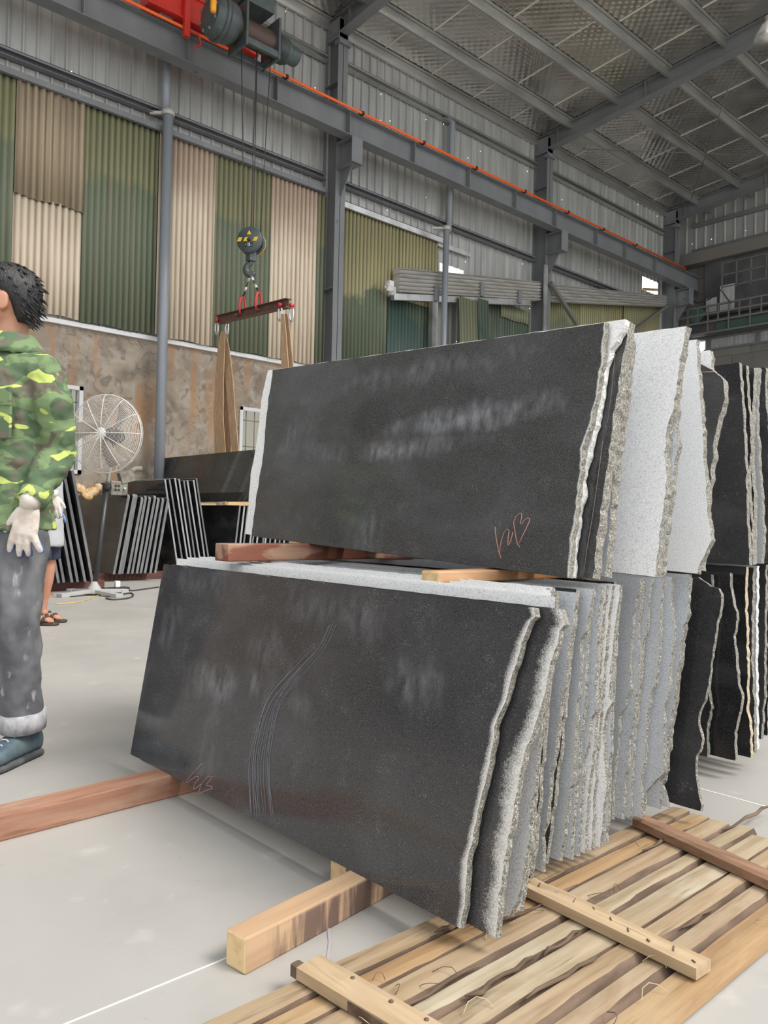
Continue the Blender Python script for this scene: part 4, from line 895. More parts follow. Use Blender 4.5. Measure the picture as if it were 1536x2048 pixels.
mark(A_UP, [[(991, 1054), (991, 1063), (994, 1082), (997, 1099), (1001, 1112), (1003, 1117)], [(1000, 1106), (1001, 1092), (1004, 1078), (1009, 1064), (1016, 1058), (1019, 1062), (1017, 1074), (1016, 1090), (1018, 1091), (1022, 1082), (1025, 1071), (1026, 1064)],
    [(1040, 1095), (1035, 1087), (1032, 1073), (1029, 1054), (1028, 1044), (1032, 1034), (1039, 1027), (1044, 1027), (1044, 1035), (1041, 1046), (1044, 1049), (1049, 1041), (1056, 1036), (1060, 1037), (1059, 1044), (1052, 1059), (1045, 1073), (1039, 1087)]], .0012, 'chalk_mark', 'chalk')
mark(upper[2][0], [[(1231, 706), (1224, 780), (1216, 845)], [(1206, 882), (1196, 960), (1186, 1030), (1174, 1100), (1168, 1148)]], .0010, 'chalk_mark', 'chalk_f')
mark(upper[8][0], [[(1396, 745), (1428, 744)]], .0015, 'chalk_mark', 'chalk')

# second pair of stacks at the right edge
LO2 = 'slabs of the lower right stack'; UP2 = 'slabs of the upper right stack'
for i, (Y0, zt, mats, pts, lab) in enumerate((
  (2.60, .672, ('black', 'edge'), [(1422, 1148), (1424, 1250), (1418, 1340), (1416, 1379), (1422, 1416), (1415, 1444), (1414, 1510)], 'black slab at the front of the lower right stack, mostly behind the near stack'),
  (2.635, .68, ('black', 'edge'), [(1459, 1155), (1460, 1173), (1469, 1216), (1475, 1238), (1467, 1272), (1471, 1315), (1477, 1369), (1484, 1397), (1477, 1435), (1469, 1465), (1470, 1521)], 'second black slab of the lower right stack, wavy grey right edge'),
  (2.71, .70, ('black', 'edge_tan'), [(1492, 1146), (1490, 1207), (1493, 1250), (1494, 1330), (1494, 1422), (1500, 1444), (1501, 1515)], 'third black slab of the lower right stack, with tan stained edge'),
  (2.78, .695, ('dark', 'edge'), [(1506, 1151), (1504, 1230), (1503, 1320), (1508, 1411), (1509, 1495)], 'fourth slab of the lower right stack, dark with a grey edge'),
  (2.83, .70, ('grey', 'edge_pale'), [(1514, 1139), (1512, 1250), (1511, 1320), (1513, 1380), (1514, 1478)], 'light grey slab, fifth of the lower right stack'),
  (2.98, .70, ('black', 'edge'), [(1531, 1149), (1530, 1250), (1528, 1400), (1523, 1460)], 'sixth slab of the lower right stack, black with a ragged edge'),
  (3.05, .71, ('black', 'edge_pale'), [(1537, 1125), (1537, 1300), (1536, 1460)], 'seventh slab of the lower right stack at the picture edge'))):
    slab(lab, LO2, pts, Y0, ZB, zt, -2.6, 5.0, mats, .02, 0, seed=70 + i, rough=.004)
for i, (Y0, zt, mats, pts, lab, th) in enumerate((
  (2.66, 1.40, ('black', 'edge'), [(1479, 712), (1480, 756), (1486, 819), (1489, 875), (1490, 907), (1493, 989), (1494, 1040), (1497, 1085), (1499, 1125)], 'broad black slab at the front of the upper right stack', .022),
  (2.72, 1.40, ('black', 'edge'), [(1493, 716), (1494, 790), (1500, 847), (1502, 904), (1496, 950), (1500, 1000), (1503, 1060), (1506, 1122)], 'second black slab of the upper right stack', .022),
  (2.78, 1.40, ('black', 'edge'), [(1508, 731), (1504, 830), (1502, 930), (1508, 1000), (1507, 1118)], 'third slab of the upper right stack, dark with a wide grey edge', .03),
  (2.84, 1.41, ('grey', 'edge'), [(1518, 733), (1513, 819), (1517, 900), (1523, 989), (1527, 1070), (1524, 1110)], 'pale grey slab, fourth of the upper right stack', .022),
  (2.95, 1.43, ('black', 'edge'), [(1531, 735), (1530, 790), (1536, 840), (1538, 1000), (1538, 1110)], 'fifth slab of the upper right stack, black, at the picture edge', .022),
  (3.02, 1.42, ('black', 'edge'), [(1545, 760), (1545, 1100)], 'sixth slab of the upper right stack at the picture edge', .022))):
    slab(lab, UP2, pts, Y0, ZU + .005, zt, -2.6, 5.0, mats, th, 0, seed=90 + i, rough=.004)

# timbers carrying the stacks
def timber(label, a, b, wd, z0, z1, mats, group=None, end=None, name='timber'):
    """a, b: (x, y) ends of the centre line"""
    a, b = Vector((*a, 0)), Vector((*b, 0)); d = b - a; L = d.length
    m = MB(); n = 10; vs = []; rnd = random.Random(len(label))
    for i in range(n + 1):
        for (x, z) in ((-wd / 2, 0), (wd / 2, 0), (wd / 2, z1 - z0), (-wd / 2, z1 - z0)):
            j = lambda: rnd.uniform(-.0012, .0012)
            vs.append((x + j(), L * i / n, z + (j() if z else 0)))
    fs = [(4 * i + k, 4 * i + (k + 1) % 4, 4 * i + 4 + (k + 1) % 4, 4 * i + 4 + k) for i in range(n) for k in range(4)]
    m.add(vs, fs); m.add([], [])
    m.f += [[0, 1, 2, 3], [4 * n + k for k in range(4)]]; m.mi += [1, 1]; m.sm += [False, False]
    o = m.build(name, list(mats), bevel=.004); o.location = (a.x, a.y, z0); o.rotation_euler = (0, 0, math.atan2(-d.x, d.y))
    return tag(o, label, 'timber', group)
timber('red brown timber on the floor under the left end of the lower near stack', (-2.150, .34), (-2.235, 2.25), .085, 0, ZB, ('redwood', 'redwood'), 'floor timbers')
timber('pale orange timber with dark drips, under the right of the lower near stack', (-1.252, .80), (-1.45, 2.25), .056, 0, ZB, ('timber_st', 'endgrain'), 'floor timbers')
q = PZ(680, 1771, .002); m = MB(); m.bb((q.x - .03, q.y - .005, 0), (q.x + .025, q.y + .10, .064)); tag(m.build('wood_wedge', 'endgrain', bevel=.003), 'small pale wood wedge behind the stained timber', 'wedge')
timber('red painted timber between the two near stacks, at left', (-2.145, 1.285), (-2.12, 2.30), .082, .695, .749, ('redpaint', 'redpaint'), 'timbers between the stacks')
timber('orange timber between the two near stacks, at right', (-1.335, 1.375), (-1.29, 2.32), .06, .683, .7115, ('timber', 'endgrain'), 'timbers between the stacks')
timber('timber under the lower right stack, near end', (-1.5, 2.5), (-1.5, 3.3), .08, 0, ZB, ('redwood', 'redwood'), 'floor timbers of the right stack')
timber('timber under the lower right stack, far end', (-2.3, 2.5), (-2.3, 3.3), .08, 0, ZB, ('redwood', 'redwood'), 'floor timbers of the right stack')
timber('dark spacer timber between the two right stacks', (-1.6, 2.62), (-1.6, 3.25), .06, .71, .712, ('redwood', 'redwood'), 'spacers')

timber('pale pine timber on the floor before the lower near stack, mirrored in it', (-2.55, .155), (-1.15, .115), .09, 0, .05, ('pine', 'endgrain'), 'floor timbers')
# floor debris string
m = MB(); pts = [PZ(655, 1850, .002), PZ(659, 1885, .002), PZ(655, 1915, .002), PZ(660, 1938, .002)]
vs = []
for p in pts: vs += [p + Vector((-.003, 0, 0)), p + Vector((.004, .002, .001))]
for p in pts: vs += [p + Vector((-.003, 0, -.0015)), p + Vector((.004, .002, -.0015))]
fs = []
for i in range(3): a = 2 * i; fs += [(a, a + 1, a + 3, a + 2), (a + 8, a + 10, a + 11, a + 9), (a, a + 2, a + 10, a + 8), (a + 1, a + 9, a + 11, a + 3)]
m.add(vs, fs); tag(m.build('plastic_strip', simple('grey plastic strip', (.40, .38, .40), .5)), 'thin greyish plastic strip lying between the stained timber and the pallet', 'strip')

# ---------------------------------------------------------------- pallet of rough slats
t = thing('wooden_pallet', 'rough slatted wooden pallet with bark edges in the right foreground', 'pallet', (-.87, 1.4, 0)); off = Vector(t.location)
PX0, PX1, PYA, PYB = -1.118, -.632, .55, 2.19
rnd = random.Random(7); nb = 8; edges = [PX0 + (PX1 - PX0) * k / nb for k in range(nb + 1)]
edges = [e + (rnd.uniform(-.009, .009) if 0 < i < nb else 0) for i, e in enumerate(edges)]
for k in range(nb):
    m = MB(); n = 44; rings = []; x0, x1 = edges[k], edges[k + 1]; ztop = .027 + rnd.uniform(-.002, .004); s = rnd.uniform(0, 99); yb = PYB + rnd.uniform(-.05, .03)
    bark = (.003, .007, .011, .009, .005, .010, .012, .003)[k]
    for i in range(n + 1):
        y = PYA + (yb - PYA) * i / n
        e1 = .006 * mnoise.noise(Vector((y * 5, s, 0))) + .003 * mnoise.noise(Vector((y * 21, s, 1))); e2 = .004 * mnoise.noise(Vector((y * 5, s, 4)))
        bw = bark * (1 + .8 * mnoise.noise(Vector((y * 4, s, 7))))
        zz = ztop + .0015 * mnoise.noise(Vector((y * 8, s, 2)))
        rings.append([Vector((x0 + .001 + e2 * .5, y, .004)), Vector((x1 - .002, y, .004)), Vector((x1 - .003 + e1 * .3, y, zz * .55)), Vector((x1 - .003 - bw + e1, y, zz)), Vector(((x0 + x1) / 2, y, zz + .001)), Vector((x0 + .003 + e2 * .5, y, zz - .001)), Vector((x0 + .002 + e2 * .5, y, zz * .6))])
    m.v = [tuple(v - off) for g in rings for v in g]; N = 7
    for i in range(n):
        for j in range(N): m.f.append([i * N + j, i * N + (j + 1) % N, (i + 1) * N + (j + 1) % N, (i + 1) * N + j]); m.mi.append(1 if k < 7 and j in (1, 2) else 0); m.sm.append(False)
    m.f += [list(range(N)), [n * N + j for j in range(N)]]; m.mi += [0, 0]; m.sm += [False] * 2
    m.build('board', [('slat', 'slat3', 'slat', 'slat2', 'slat2', 'slat', 'slat', 'slat3')[k], 'bark'], t)
for k in range(12):                               # bark strips in the gaps
    e = edges[1 + k % 7]; y = PYA + .05 + rnd.random() * 1.5; L = rnd.uniform(.10, .35); m = MB()
    pts = [Vector((e + rnd.uniform(-.006, .006), y + L * i / 6, .031 + rnd.uniform(0, .006))) - off for i in range(7)]
    m.tube(pts, [.0015] + [.0035 + rnd.uniform(-.0015, .002) for _ in range(5)] + [.001], 6); m.build('bark_strip', 'bark', t)
for k in range(26):                               # thin loose fibres
    x = rnd.uniform(PX0 + .05, PX1 - .02); y = rnd.uniform(.8, 2.05); m = MB(); a = rnd.uniform(0, 6.3); L = rnd.uniform(.02, .06)
    pts = [Vector((x + L * f * math.cos(a + f * 1.4), y + L * f * math.sin(a + f * 1.4), .031 + .012 * math.sin(f * 3))) - off for f in (0, .25, .5, .75, 1)]
    m.tube(pts, .0007, 4); m.build('wood_fibre', 'bark' if k % 3 else 'pine', t)
def batten(x0, y0, x1, y1, wd, z0, th, mat, bark=False):
    a, b = Vector((x0, y0, 0)), Vector((x1, y1, 0)); d = (b - a).normalized(); sdv = Vector((-d.y, d.x, 0)); m = MB(); n = 18; rings = []; s = x0 * 9
    for i in range(n + 1):
        p = a.lerp(b, i / n); e = .003 * mnoise.noise(Vector((i * .5, s, 0))); cr = .006 if bark else .0015
        rings.append([p + sdv * (q * wd / 2 * (1 + e * 8)) + Vector((0, 0, z)) - off for q, z in ((-1, z0), (1, z0), (1, z0 + th - cr + e), (.6, z0 + th + e), (-.6, z0 + th + e), (-1, z0 + th - cr))])
    m.loft(rings); m.sm = [False] * len(m.sm); m.build('batten', mat, t)
batten(-1.112, .862, -.60, .905, .058, .033, .022, 'batten'); batten(-1.075, 1.415, -.652, 1.392, .050, .033, .022, 'batten'); batten(-1.098, 1.955, -.56, 1.815, .050, .033, .026, 'batten_br', True)
batten(-1.13, .845, -.62, .875, .02, .030, .022, 'bark')
for dx, y in ((-1.02, .885), (-.93, .89), (-.86, .90)):
    m = MB(); m.lathe([(.004, 0), (.004, .002)], Vector((dx, y, .055)) - off, n=8); m.build('nail', 'bark', t)
for k in range(9):
    x = -1.03 + k * .045; m = MB(); m.tube([Vector((x, 1.415 - (x + 1.07) * .05 + rnd.uniform(-.015, .015), .0555)) - off, Vector((x + .008, 1.413 - (x + 1.07) * .05 + rnd.uniform(-.015, .015), .0562)) - off], .0016, 5); m.build('nail', 'bark', t)

# ---------------------------------------------------------------- bundles of finished slabs by the wall
def plain(name, xl, xr, hgt, th, mats, corner=.0):
    m = MB(); L = xr - xl; c = .03 if corner else .004
    prof = [(0, 0), (L, 0), (L, hgt - c), (L - c, hgt), (0, hgt)]
    vs = [Vector((x - L, y, z)) for y in (0, th) for x, z in prof]; n = len(prof)
    m.v = [tuple(v) for v in vs]; m.f = [list(range(n)), list(range(n, 2 * n))] + [[i, (i + 1) % n, n + (i + 1) % n, n + i] for i in range(n)]
    m.mi = [0, 0] + [1] * n; m.sm = [False] * (n + 2)
    o = m.build(name, list(mats), bevel=.003); o.data.attributes.new('rim', 'FLOAT', 'POINT'); return o
def bundle(desc, group, n, x_right, y0, dy, z0, hgt, L, lean, th=.022, jit=.05, mats=(('black', 'end_grey'),), seed=1, skew=0, corner=0, hj=0.02, from_='left'):
    protos = [plain('granite_slab', 0, L, hgt, th, mm, corner) for mm in mats]; used = set(); rnd = random.Random(seed)
    for i in range(n):
        k = i % len(protos); src = protos[k]
        if k in used:
            o = src.copy(); C.objects.link(o)
        else: o = src; used.add(k)
        o.location = (x_right + rnd.uniform(-jit, jit) + skew * i, y0 + dy * i, z0); o.rotation_euler = (-math.radians(lean + rnd.uniform(-.5, .5)), 0, 0); o.scale = (1, 1, 1 + rnd.uniform(-hj, hj))
        nm = mats[k][1]; tone = 'polished dark slab' if nm == 'end_grey' else 'dark slab with a pale end'
        tag(o, '%s, %s from the left in %s' % (tone, ordn(i), desc), 'slab', group)
gr = ('black', 'end_grey'); pl = ('black', 'end_pale')
bundle('the tall bundle leaning left behind the two men', 'slabs of the leftmost bundle', 10, -8.45, 2.80, .074, .1, 1.20, 2.0, -12, .03, .04, (gr,), 3)
bundle('the low bundle leaning right behind the fan pole', 'slabs of the bundle behind the fan', 10, -9.48, 4.15, .060, .1, 1.0, 2.1, 9.5, .035, .03, (gr, gr, gr), 5, corner=1)
bundle('the bundle leaning left beside the fan bundle', 'slabs of the pale ended bundle', 8, -10.0, 5.31, .072, .1, 1.27, 2.1, -11, .026, .03, (pl, gr, pl), 8)
bundle('the low bundle under the shiny slab by the wall', 'slabs of the bundle under the shiny slab', 13, -9.75, 6.02, .075, .1, .90, 2.4, 6, .03, .04, (gr, pl), 11)
# shiny polished slab leaning on top, on a timber
p = PY(505, 1004, 6.05)
o = plain('granite_slab', 0, 3.15, .74, .03, (granite('mirror polished slab', (.035, .034, .031), (.05, .05, .045), (.02, .02, .02), .06), 'end_grey'))
o.location = (-8.93, 5.92, 1.058); o.rotation_euler = (-math.radians(12), 0, 0)
tag(o, 'shiny polished slab leaning on top of the far bundle, with reflections', 'slab', 'shiny slab')
timber('pale timber end under the shiny slab', (-9.82, 5.90), (-9.82, 6.8), .10, 1.005, 1.057, ('pine', 'endgrain'), 'timbers under the far bundles')
timber('hidden timber at the far end under the shiny slab', (-11.6, 5.90), (-11.6, 6.8), .10, 1.005, 1.057, ('pine', 'endgrain'), 'timbers under the far bundles')
for i, (y0, y1, x, w_) in enumerate(((2.5, 3.7, -8.7, 'leftmost bundle'), (4.05, 5.2, -9.75, 'bundle behind the fan'), (5.2, 6.0, -9.3, 'pale ended bundle'), (6.0, 7.6, -9.3, 'bundle under the shiny slab'))):
    timber('dark red timber under the near end of the %s' % w_, (x, y0), (x, y1), .1, 0, .1, ('darkred', 'darkred'), 'timbers under the far bundles')
    timber('dark red timber under the far end of the %s' % w_, (x - 1.4, y0), (x - 1.4, y1), .1, 0, .1, ('darkred', 'darkred'), 'timbers under the far bundles')

# ================================================================ people
def ell(c, a, b, n=18, p=2.3):
    out = []
    for k in range(n):
        t = 2 * PI * k / n; ct, st = math.cos(t), math.sin(t)
        out.append(Vector(c) + Vector(a) * (math.copysign(abs(ct) ** (2 / p), ct)) + Vector(b) * (math.copysign(abs(st) ** (2 / p), st)))
    return out
def fuse(o, vox, sm=4, disp=None):
    r = o.modifiers.new('remesh', 'REMESH'); r.mode = 'VOXEL'; r.voxel_size = vox; r.use_smooth_shade = True
    s = o.modifiers.new('smooth', 'SMOOTH'); s.iterations = sm; s.factor = .5
    for i, (size, st) in enumerate(disp or ()):
        tx = bpy.data.textures.new(o.name + '_folds', 'CLOUDS'); tx.noise_scale = size; tx.noise_depth = 2
        d = o.modifiers.new('folds', 'DISPLACE'); d.texture = tx; d.strength = st; d.mid_level = .5; d.texture_coords = 'LOCAL'
    return o
def head_rings(c, yaw, grow=0., prof=None):
    rt = Matrix.Rotation(yaw, 3, 'Z'); rings = []
    for (z, hw, ff, fb) in prof:
        cy_ = -(ff + fb) / 2; hd = (ff - fb) / 2
        rings.append(ell(Vector(c) + rt @ Vector((0, cy_, z)), rt @ Vector((hw + grow, 0, 0)), rt @ Vector((0, hd + grow, 0)), 20, 2.1))
    return rings
HEAD = [(-.005, .012, .075, .045), (.0, .032, .088, .02), (.03, .054, .096, -.01), (.06, .066, .098, -.06), (.10, .072, .096, -.085), (.14, .077, .094, -.097), (.17, .076, .088, -.097), (.20, .066, .068, -.085), (.222, .042, .035, -.055), (.232, .012, .0, -.025)]
def hand(W, D, T, N, s=1.0, spread=(10, 1, -9, -22), curl=14, r=.0098):
    """palm, fingers and thumb; returns (mesh, coating mesh)"""
    W, D, T, N = (Vector(v) for v in (W, D, T, N)); D.normalize(); T = (T - D * T.dot(D)).normalized(); N = D.cross(T) * (1 if D.cross(T).dot(N) > 0 else -1)
    m, c = MB(), MB()
    m.loft([ell(W + D * z * s, T * hw * s, N * hd * s, 14, 2.6) for z, hw, hd in ((-.03, .026, .022), (0, .027, .019), (.03, .036, .016), (.065, .041, .015), (.092, .040, .013), (.098, .034, .009))])
    c.loft([ell(W + D * z * s + N * .007 * s, T * hw * s, N * .0115 * s, 12, 2.6) for z, hw in ((.02, .026), (.05, .035), (.09, .038), (.098, .030))])
    for off, ln_, sp in zip((.030, .0105, -.0095, -.029), (.068, .076, .070, .056), spread):
        a = math.radians(sp); d = (D * math.cos(a) + T * math.sin(a)).normalized(); p = W + D * .088 * s + T * off * s; pts = [p - d * .012 * s]; ang = math.radians(5)
        for f in (.42, .32, .26):
            pts.append(p); p = p + (d * math.cos(ang) + N * math.sin(ang)) * ln_ * s * f; ang += math.radians(curl)
        pts += [p, p + (d * math.cos(ang) + N * math.sin(ang)) * .004]
        m.tube(pts, [r * s, r * 1.02 * s, r * .98 * s, r * .94 * s, r * .86 * s, r * .35 * s], 10)
        c.tube([q + N * .0028 * s for q in pts[2:]] , [r * .94 * s, r * 1.0 * s, r * .97 * s, r * .5 * s], 10)
    a = math.radians(38); d = (D * math.cos(a) + T * math.sin(a) + N * .25).normalized(); p = W + D * .022 * s + T * .024 * s
    pts = [p, p + d * .030 * s, p + d * .030 * s + (d * .9 + D * .3) * .026 * s, p + d * .030 * s + (d * .9 + D * .3) * .026 * s + (d * .6 + D * .7) * .024 * s]
    m.tube(pts, [.0145 * s, .0125 * s, .0108 * s, .007 * s], 10); c.tube([q + N * .003 * s for q in pts[1:]], [.0115 * s, .0108 * s, .0075 * s], 10)
    return m, c
def shoe(parent, ank, yaw, name='shoe'):
    rt = Matrix.Rotation(yaw, 3, 'Z'); P = lambda x, y, z: Vector((ank[0], ank[1], 0)) + rt @ Vector((x, y, z))
    pro = [(.075, .022, .05), (.07, .032, .075), (.03, .036, .095), (-.02, .038, .090), (-.07, .042, .072), (-.12, .046, .056), (-.165, .043, .045), (-.195, .030, .036), (-.205, .012, .028)]
    m = MB(); m.loft([ell(P(0, y, .018 + h / 2), rt @ Vector((hw, 0, 0)), Vector((0, 0, h / 2)), 16, 2.6) for y, hw, h in pro]); o = m.build(name, 'shoe', parent)
    m = MB(); m.loft([ell(P(0, y * 1.03, .012), rt @ Vector((hw * 1.08, 0, 0)), Vector((0, 0, .012)), 16, 4) for y, hw, h in pro]); m.build('sole', 'sole', o)
    m = MB()
    for k in range(5):
        y = -.03 - .024 * k; z = .018 + .090 - k * .0105
        m.tube([P(-.024, y, z - .012), P(-.008, y - .004, z + .003), P(.008, y - .004, z + .003), P(.024, y, z - .012)], .0032, 6)
    m.tube([P(0, -.03, .11), P(.025, -.05, .105), P(.03, -.02, .10), P(0, -.03, .11)], .0028, 6); m.build('laces', 'cuff', o)
    return o
def person(label, base, yaw, hd_yaw, arms, legs, top, bot, gloves=True):
    """arms: side -> (shoulder, elbow, wrist, D, T, N); legs: side -> (hip, knee, ankle, foot yaw)"""
    neck = Vector((0, .0, 1.37)); hc = Vector((0, -.012, 1.425))
    rt = Matrix.Rotation(hd_yaw, 3, 'Z'); m = MB()
    m.loft(head_rings(hc, hd_yaw, 0, HEAD))
    m.tube([neck + Vector((0, .02, -.06)), neck + Vector((0, .015, .0)), hc + rt @ Vector((0, .02, .07))], [.064, .056, .056], 14)
    hp = lambda x, f, z: hc + rt @ Vector((x, -f, z))
    m.loft([ell(hp(0, f, z), rt @ Vector((hw, 0, 0)), rt @ Vector((0, hd_, 0)), 10) for f, z, hw, hd_ in ((.088, .135, .007, .008), (.098, .115, .010, .012), (.103, .095, .015, .016), (.094, .086, .012, .010))])
    for s in (-1, 1):
        m.loft([ell(hp(s * (.070 + q), -.012, .105), rt @ Vector((0, .018, .004)), Vector((0, 0, .032)), 12) for q in (0, .010, .014)])
    for s in (-1, 1): m.loft([ell(hp(0, .098, .052 + s * .005), rt @ Vector((.024, 0, 0)), rt @ Vector((0, .006, 0)), 10), ell(hp(0, .101, .052 + s * .001), rt @ Vector((.02, 0, 0)), rt @ Vector((0, .004, 0)), 10)])
    m.loft([ell((0, 0, z), (hw - .02, 0, 0), (0, hd_ - .02, 0)) for z, hw, hd_ in ((.80, .16, .11), (1.0, .15, .105), (1.2, .17, .115), (1.32, .15, .09), (1.39, .065, .06))])
    for sd_, (sh, el, wr, D, T, N) in arms.items(): m.tube([Vector(sh) * .9 + Vector((0, 0, 1.3)) * .1, sh, el, Vector(el).lerp(Vector(wr), .5), wr], [.05, .048, .038, .034, .026], 12)
    for sd_, (hip, kn, an, fy) in legs.items(): m.tube([hip, Vector(hip).lerp(Vector(kn), .5), kn, Vector(kn).lerp(Vector(an), .35), Vector(kn).lerp(Vector(an), .75), an], [.082, .072, .052, .056, .040, .036], 14)
    for sd_, (sh, el, wr, D, T, N) in arms.items():
        hm, _ = hand(wr, D, T, N, r=.0082); m.add(hm.v, hm.f, 0, True)
    if bot == 'shorts':
        for sd_, (hip, kn, an, fy) in legs.items():
            r2 = Matrix.Rotation(fy, 3, 'Z'); P = lambda x, y, z: Vector((an[0], an[1], 0)) + r2 @ Vector((x, y, z))
            m.loft([ell(P(0, y, .022 + h / 2), r2 @ Vector((hw, 0, 0)), Vector((0, 0, h / 2)), 14, 2.4) for y, hw, h in ((.06, .02, .05), (.03, .032, .08), (-.02, .034, .075), (-.08, .042, .05), (-.13, .042, .035), (-.15, .03, .025))])
            for k in range(5): m.tube([P(-.032 + .016 * k, -.13, .032), P(-.034 + .017 * k, -.165 + .006 * k, .032), P(-.034 + .017 * k, -.178 + .008 * k, .030)], [.0095 if k else .012, .009, .005], 8)
    o = m.build('person', 'skin'); fuse(o, .0065, 3); o.location = base; o.rotation_euler = (0, 0, yaw); tag(o, label, 'person')
    # eyes and brows
    for s in (-1, 1):
        e = MB(); e.lathe([(.002, .0), (.009, .004), (.0115, .010), (.009, .016), (.002, .019)], hp(s * .031, .078, .118), rt @ Vector((0, -1, 0)), 12); e.build('eye', 'trimw', o)
        e = MB(); e.tube([hp(s * .015, .099, .140), hp(s * .032, .099, .146), hp(s * .050, .090, .139)], [.003, .0045, .002], 6); e.build('eyebrow', 'hair', o)
    h = MB()
    HP = [(.045, .050, -.045, -.092), (.075, .066, -.030, -.104), (.11, .078, -.010, -.112), (.145, .085, .045, -.116), (.175, .086, .090, -.116), (.205, .078, .088, -.104), (.230, .058, .060, -.080), (.247, .030, .02, -.045), (.252, .008, -.01, -.02)]
    h.loft(head_rings(hc, hd_yaw, .003, HP)); rn = random.Random(2)
    for k in range(260):
        a = rn.uniform(0, 2 * PI); z = rn.uniform(.05, .247); q = min(HP, key=lambda r_: abs(r_[0] - z)); cx = -(q[2] + q[3]) / 2; hd_ = (q[2] - q[3]) / 2
        p = Vector((q[1] * math.cos(a), cx + hd_ * math.sin(a), z)); n = Vector((math.cos(a), math.sin(a), .55 if z > .15 else -.8)).normalized()
        if z < .14 and math.sin(a) < -.2: continue
        h.tube([hc + rt @ (p - n * .01), hc + rt @ (p + n * .002 + Vector((0, .006, -.004))), hc + rt @ (p + n * .006 + Vector((0, .018, -.014)))], [.0045, .0034, .0005], 5)
    h.build('hair', 'hair', o)
    # clothes
    if top == 'jacket':
        j = MB(); j.loft([ell((0, .005, z), (hw, 0, 0), (0, hd_, 0), 22) for z, hw, hd_ in ((.775, .182, .142), (.80, .178, .138), (.84, .172, .130), (.95, .158, .118), (1.05, .158, .118), (1.18, .168, .122), (1.28, .170, .11), (1.335, .145, .09), (1.375, .095, .078), (1.395, .076, .072))])
        for sd_, (sh, el, wr, D, T, N) in arms.items():
            s = 1 if sd_ == 'l' else -1; el, wr = Vector(el), Vector(wr)
            j.tube([Vector((s * .09, .0, 1.33)), Vector(sh) + Vector((-s * .025, 0, .01)), Vector(sh).lerp(el, .35) + Vector((s * .012, 0, 0)), Vector(sh).lerp(el, .7) + Vector((s * .005, .008, 0)), el + Vector((0, .01, 0)), el.lerp(wr, .4), el.lerp(wr, .75), wr + (el - wr) * .02], [.055, .068, .066, .062, .060, .056, .047, .041], 18)
        c = j.build('jacket', 'camo', o); fuse(c, .008, 4, ((.15, .020), (.06, .024), (.03, .007)))
        k = MB(); g = []
        for i in range(15):
            a = -PI * .5 + .35 + (2 * PI - .7) * i / 14; ca, sa = math.cos(a), math.sin(a)
            g.append((Vector((.070 * ca, .012 + .068 * sa, 1.43)), Vector((.082 * ca, .012 + .078 * sa, 1.437)), Vector((.135 * ca, .012 + .118 * sa, 1.372)), Vector((.124 * ca, .012 + .108 * sa, 1.355))))
        k.loft([list(x) for x in g]); fuse(k.build('collar', 'camo', c), .006, 2)
        k = MB(); k.box((.105, -.135, 1.20), (.12, .014, .06), Matrix.Rotation(.25, 3, 'Z')); k.box((.105, -.131, 1.13), (.115, .012, .13), Matrix.Rotation(.25, 3, 'Z')); k.build('chest_pocket', 'camo', c, bevel=.004)
        for sd_, (sh, el, wr, D, T, N) in arms.items():
            el, wr = Vector(el), Vector(wr); k = MB(); k.tube([wr + (el - wr) * .22, wr + (el - wr) * .04], [.050, .047], 18); k.build('sleeve_cuff', 'camo', c)
    else:
        j = MB(); j.loft([ell((0, .0, z), (hw, 0, 0), (0, hd_, 0), 22) for z, hw, hd_ in ((.58, .165, .145), (.75, .17, .135), (.95, .165, .125), (1.05, .165, .122), (1.18, .18, .125), (1.28, .18, .11), (1.335, .15, .09), (1.375, .085, .075))])
        for sd_, (sh, el, wr, D, T, N) in arms.items(): j.tube([Vector(sh) * .6 + Vector((0, 0, .52)), sh, Vector(sh).lerp(Vector(el), .7)], [.06, .07, .062], 14)
        fuse(j.build('shirt', 'greyshirt', o), .012, 4, ((.14, .02),))
    if bot == 'jeans':
        j = MB(); j.loft([ell((0, .0, z), (hw, 0, 0), (0, hd_, 0), 22) for z, hw, hd_ in ((.78, .150, .100), (.84, .145, .098), (.92, .125, .085))])
        for sd_, (hip, kn, an, fy) in legs.items():
            hip, kn, an = Vector(hip), Vector(kn), Vector(an)
            j.tube([hip + Vector((0, 0, -.01)), hip.lerp(kn, .3), hip.lerp(kn, .7), kn, kn.lerp(an, .35), kn.lerp(an, .75), an + Vector((0, 0, .045))], [.062, .090, .084, .076, .074, .070, .068], 18)
        j_ = j.build('jeans', 'jeans', o); fuse(j_, .009, 4, ((.12, .022), (.04, .008)))
        for sd_, (hip, kn, an, fy) in legs.items():
            an, kn = Vector(an), Vector(kn); k = MB(); k.lathe([(.058, -.03), (.074, -.03), (.0775, .0), (.077, .034), (.060, .037)], an + Vector((0, 0, .05)), (kn - an).normalized(), 22); k.build('turned_cuff', 'cuff', j_)
            shoe(o, an, fy)
    else:
        j = MB(); j.loft([ell((0, .0, z), (hw, 0, 0), (0, hd_, 0), 20) for z, hw, hd_ in ((.72, .14, .11), (.8, .15, .115), (.95, .145, .11))])
        for sd_, (hip, kn, an, fy) in legs.items(): hip, kn = Vector(hip), Vector(kn); j.tube([hip, hip.lerp(kn, .5), hip.lerp(kn, .98)], [.10, .095, .088], 16)
        fuse(j.build('shorts', 'navy', o), .012, 3, ((.1, .015),))
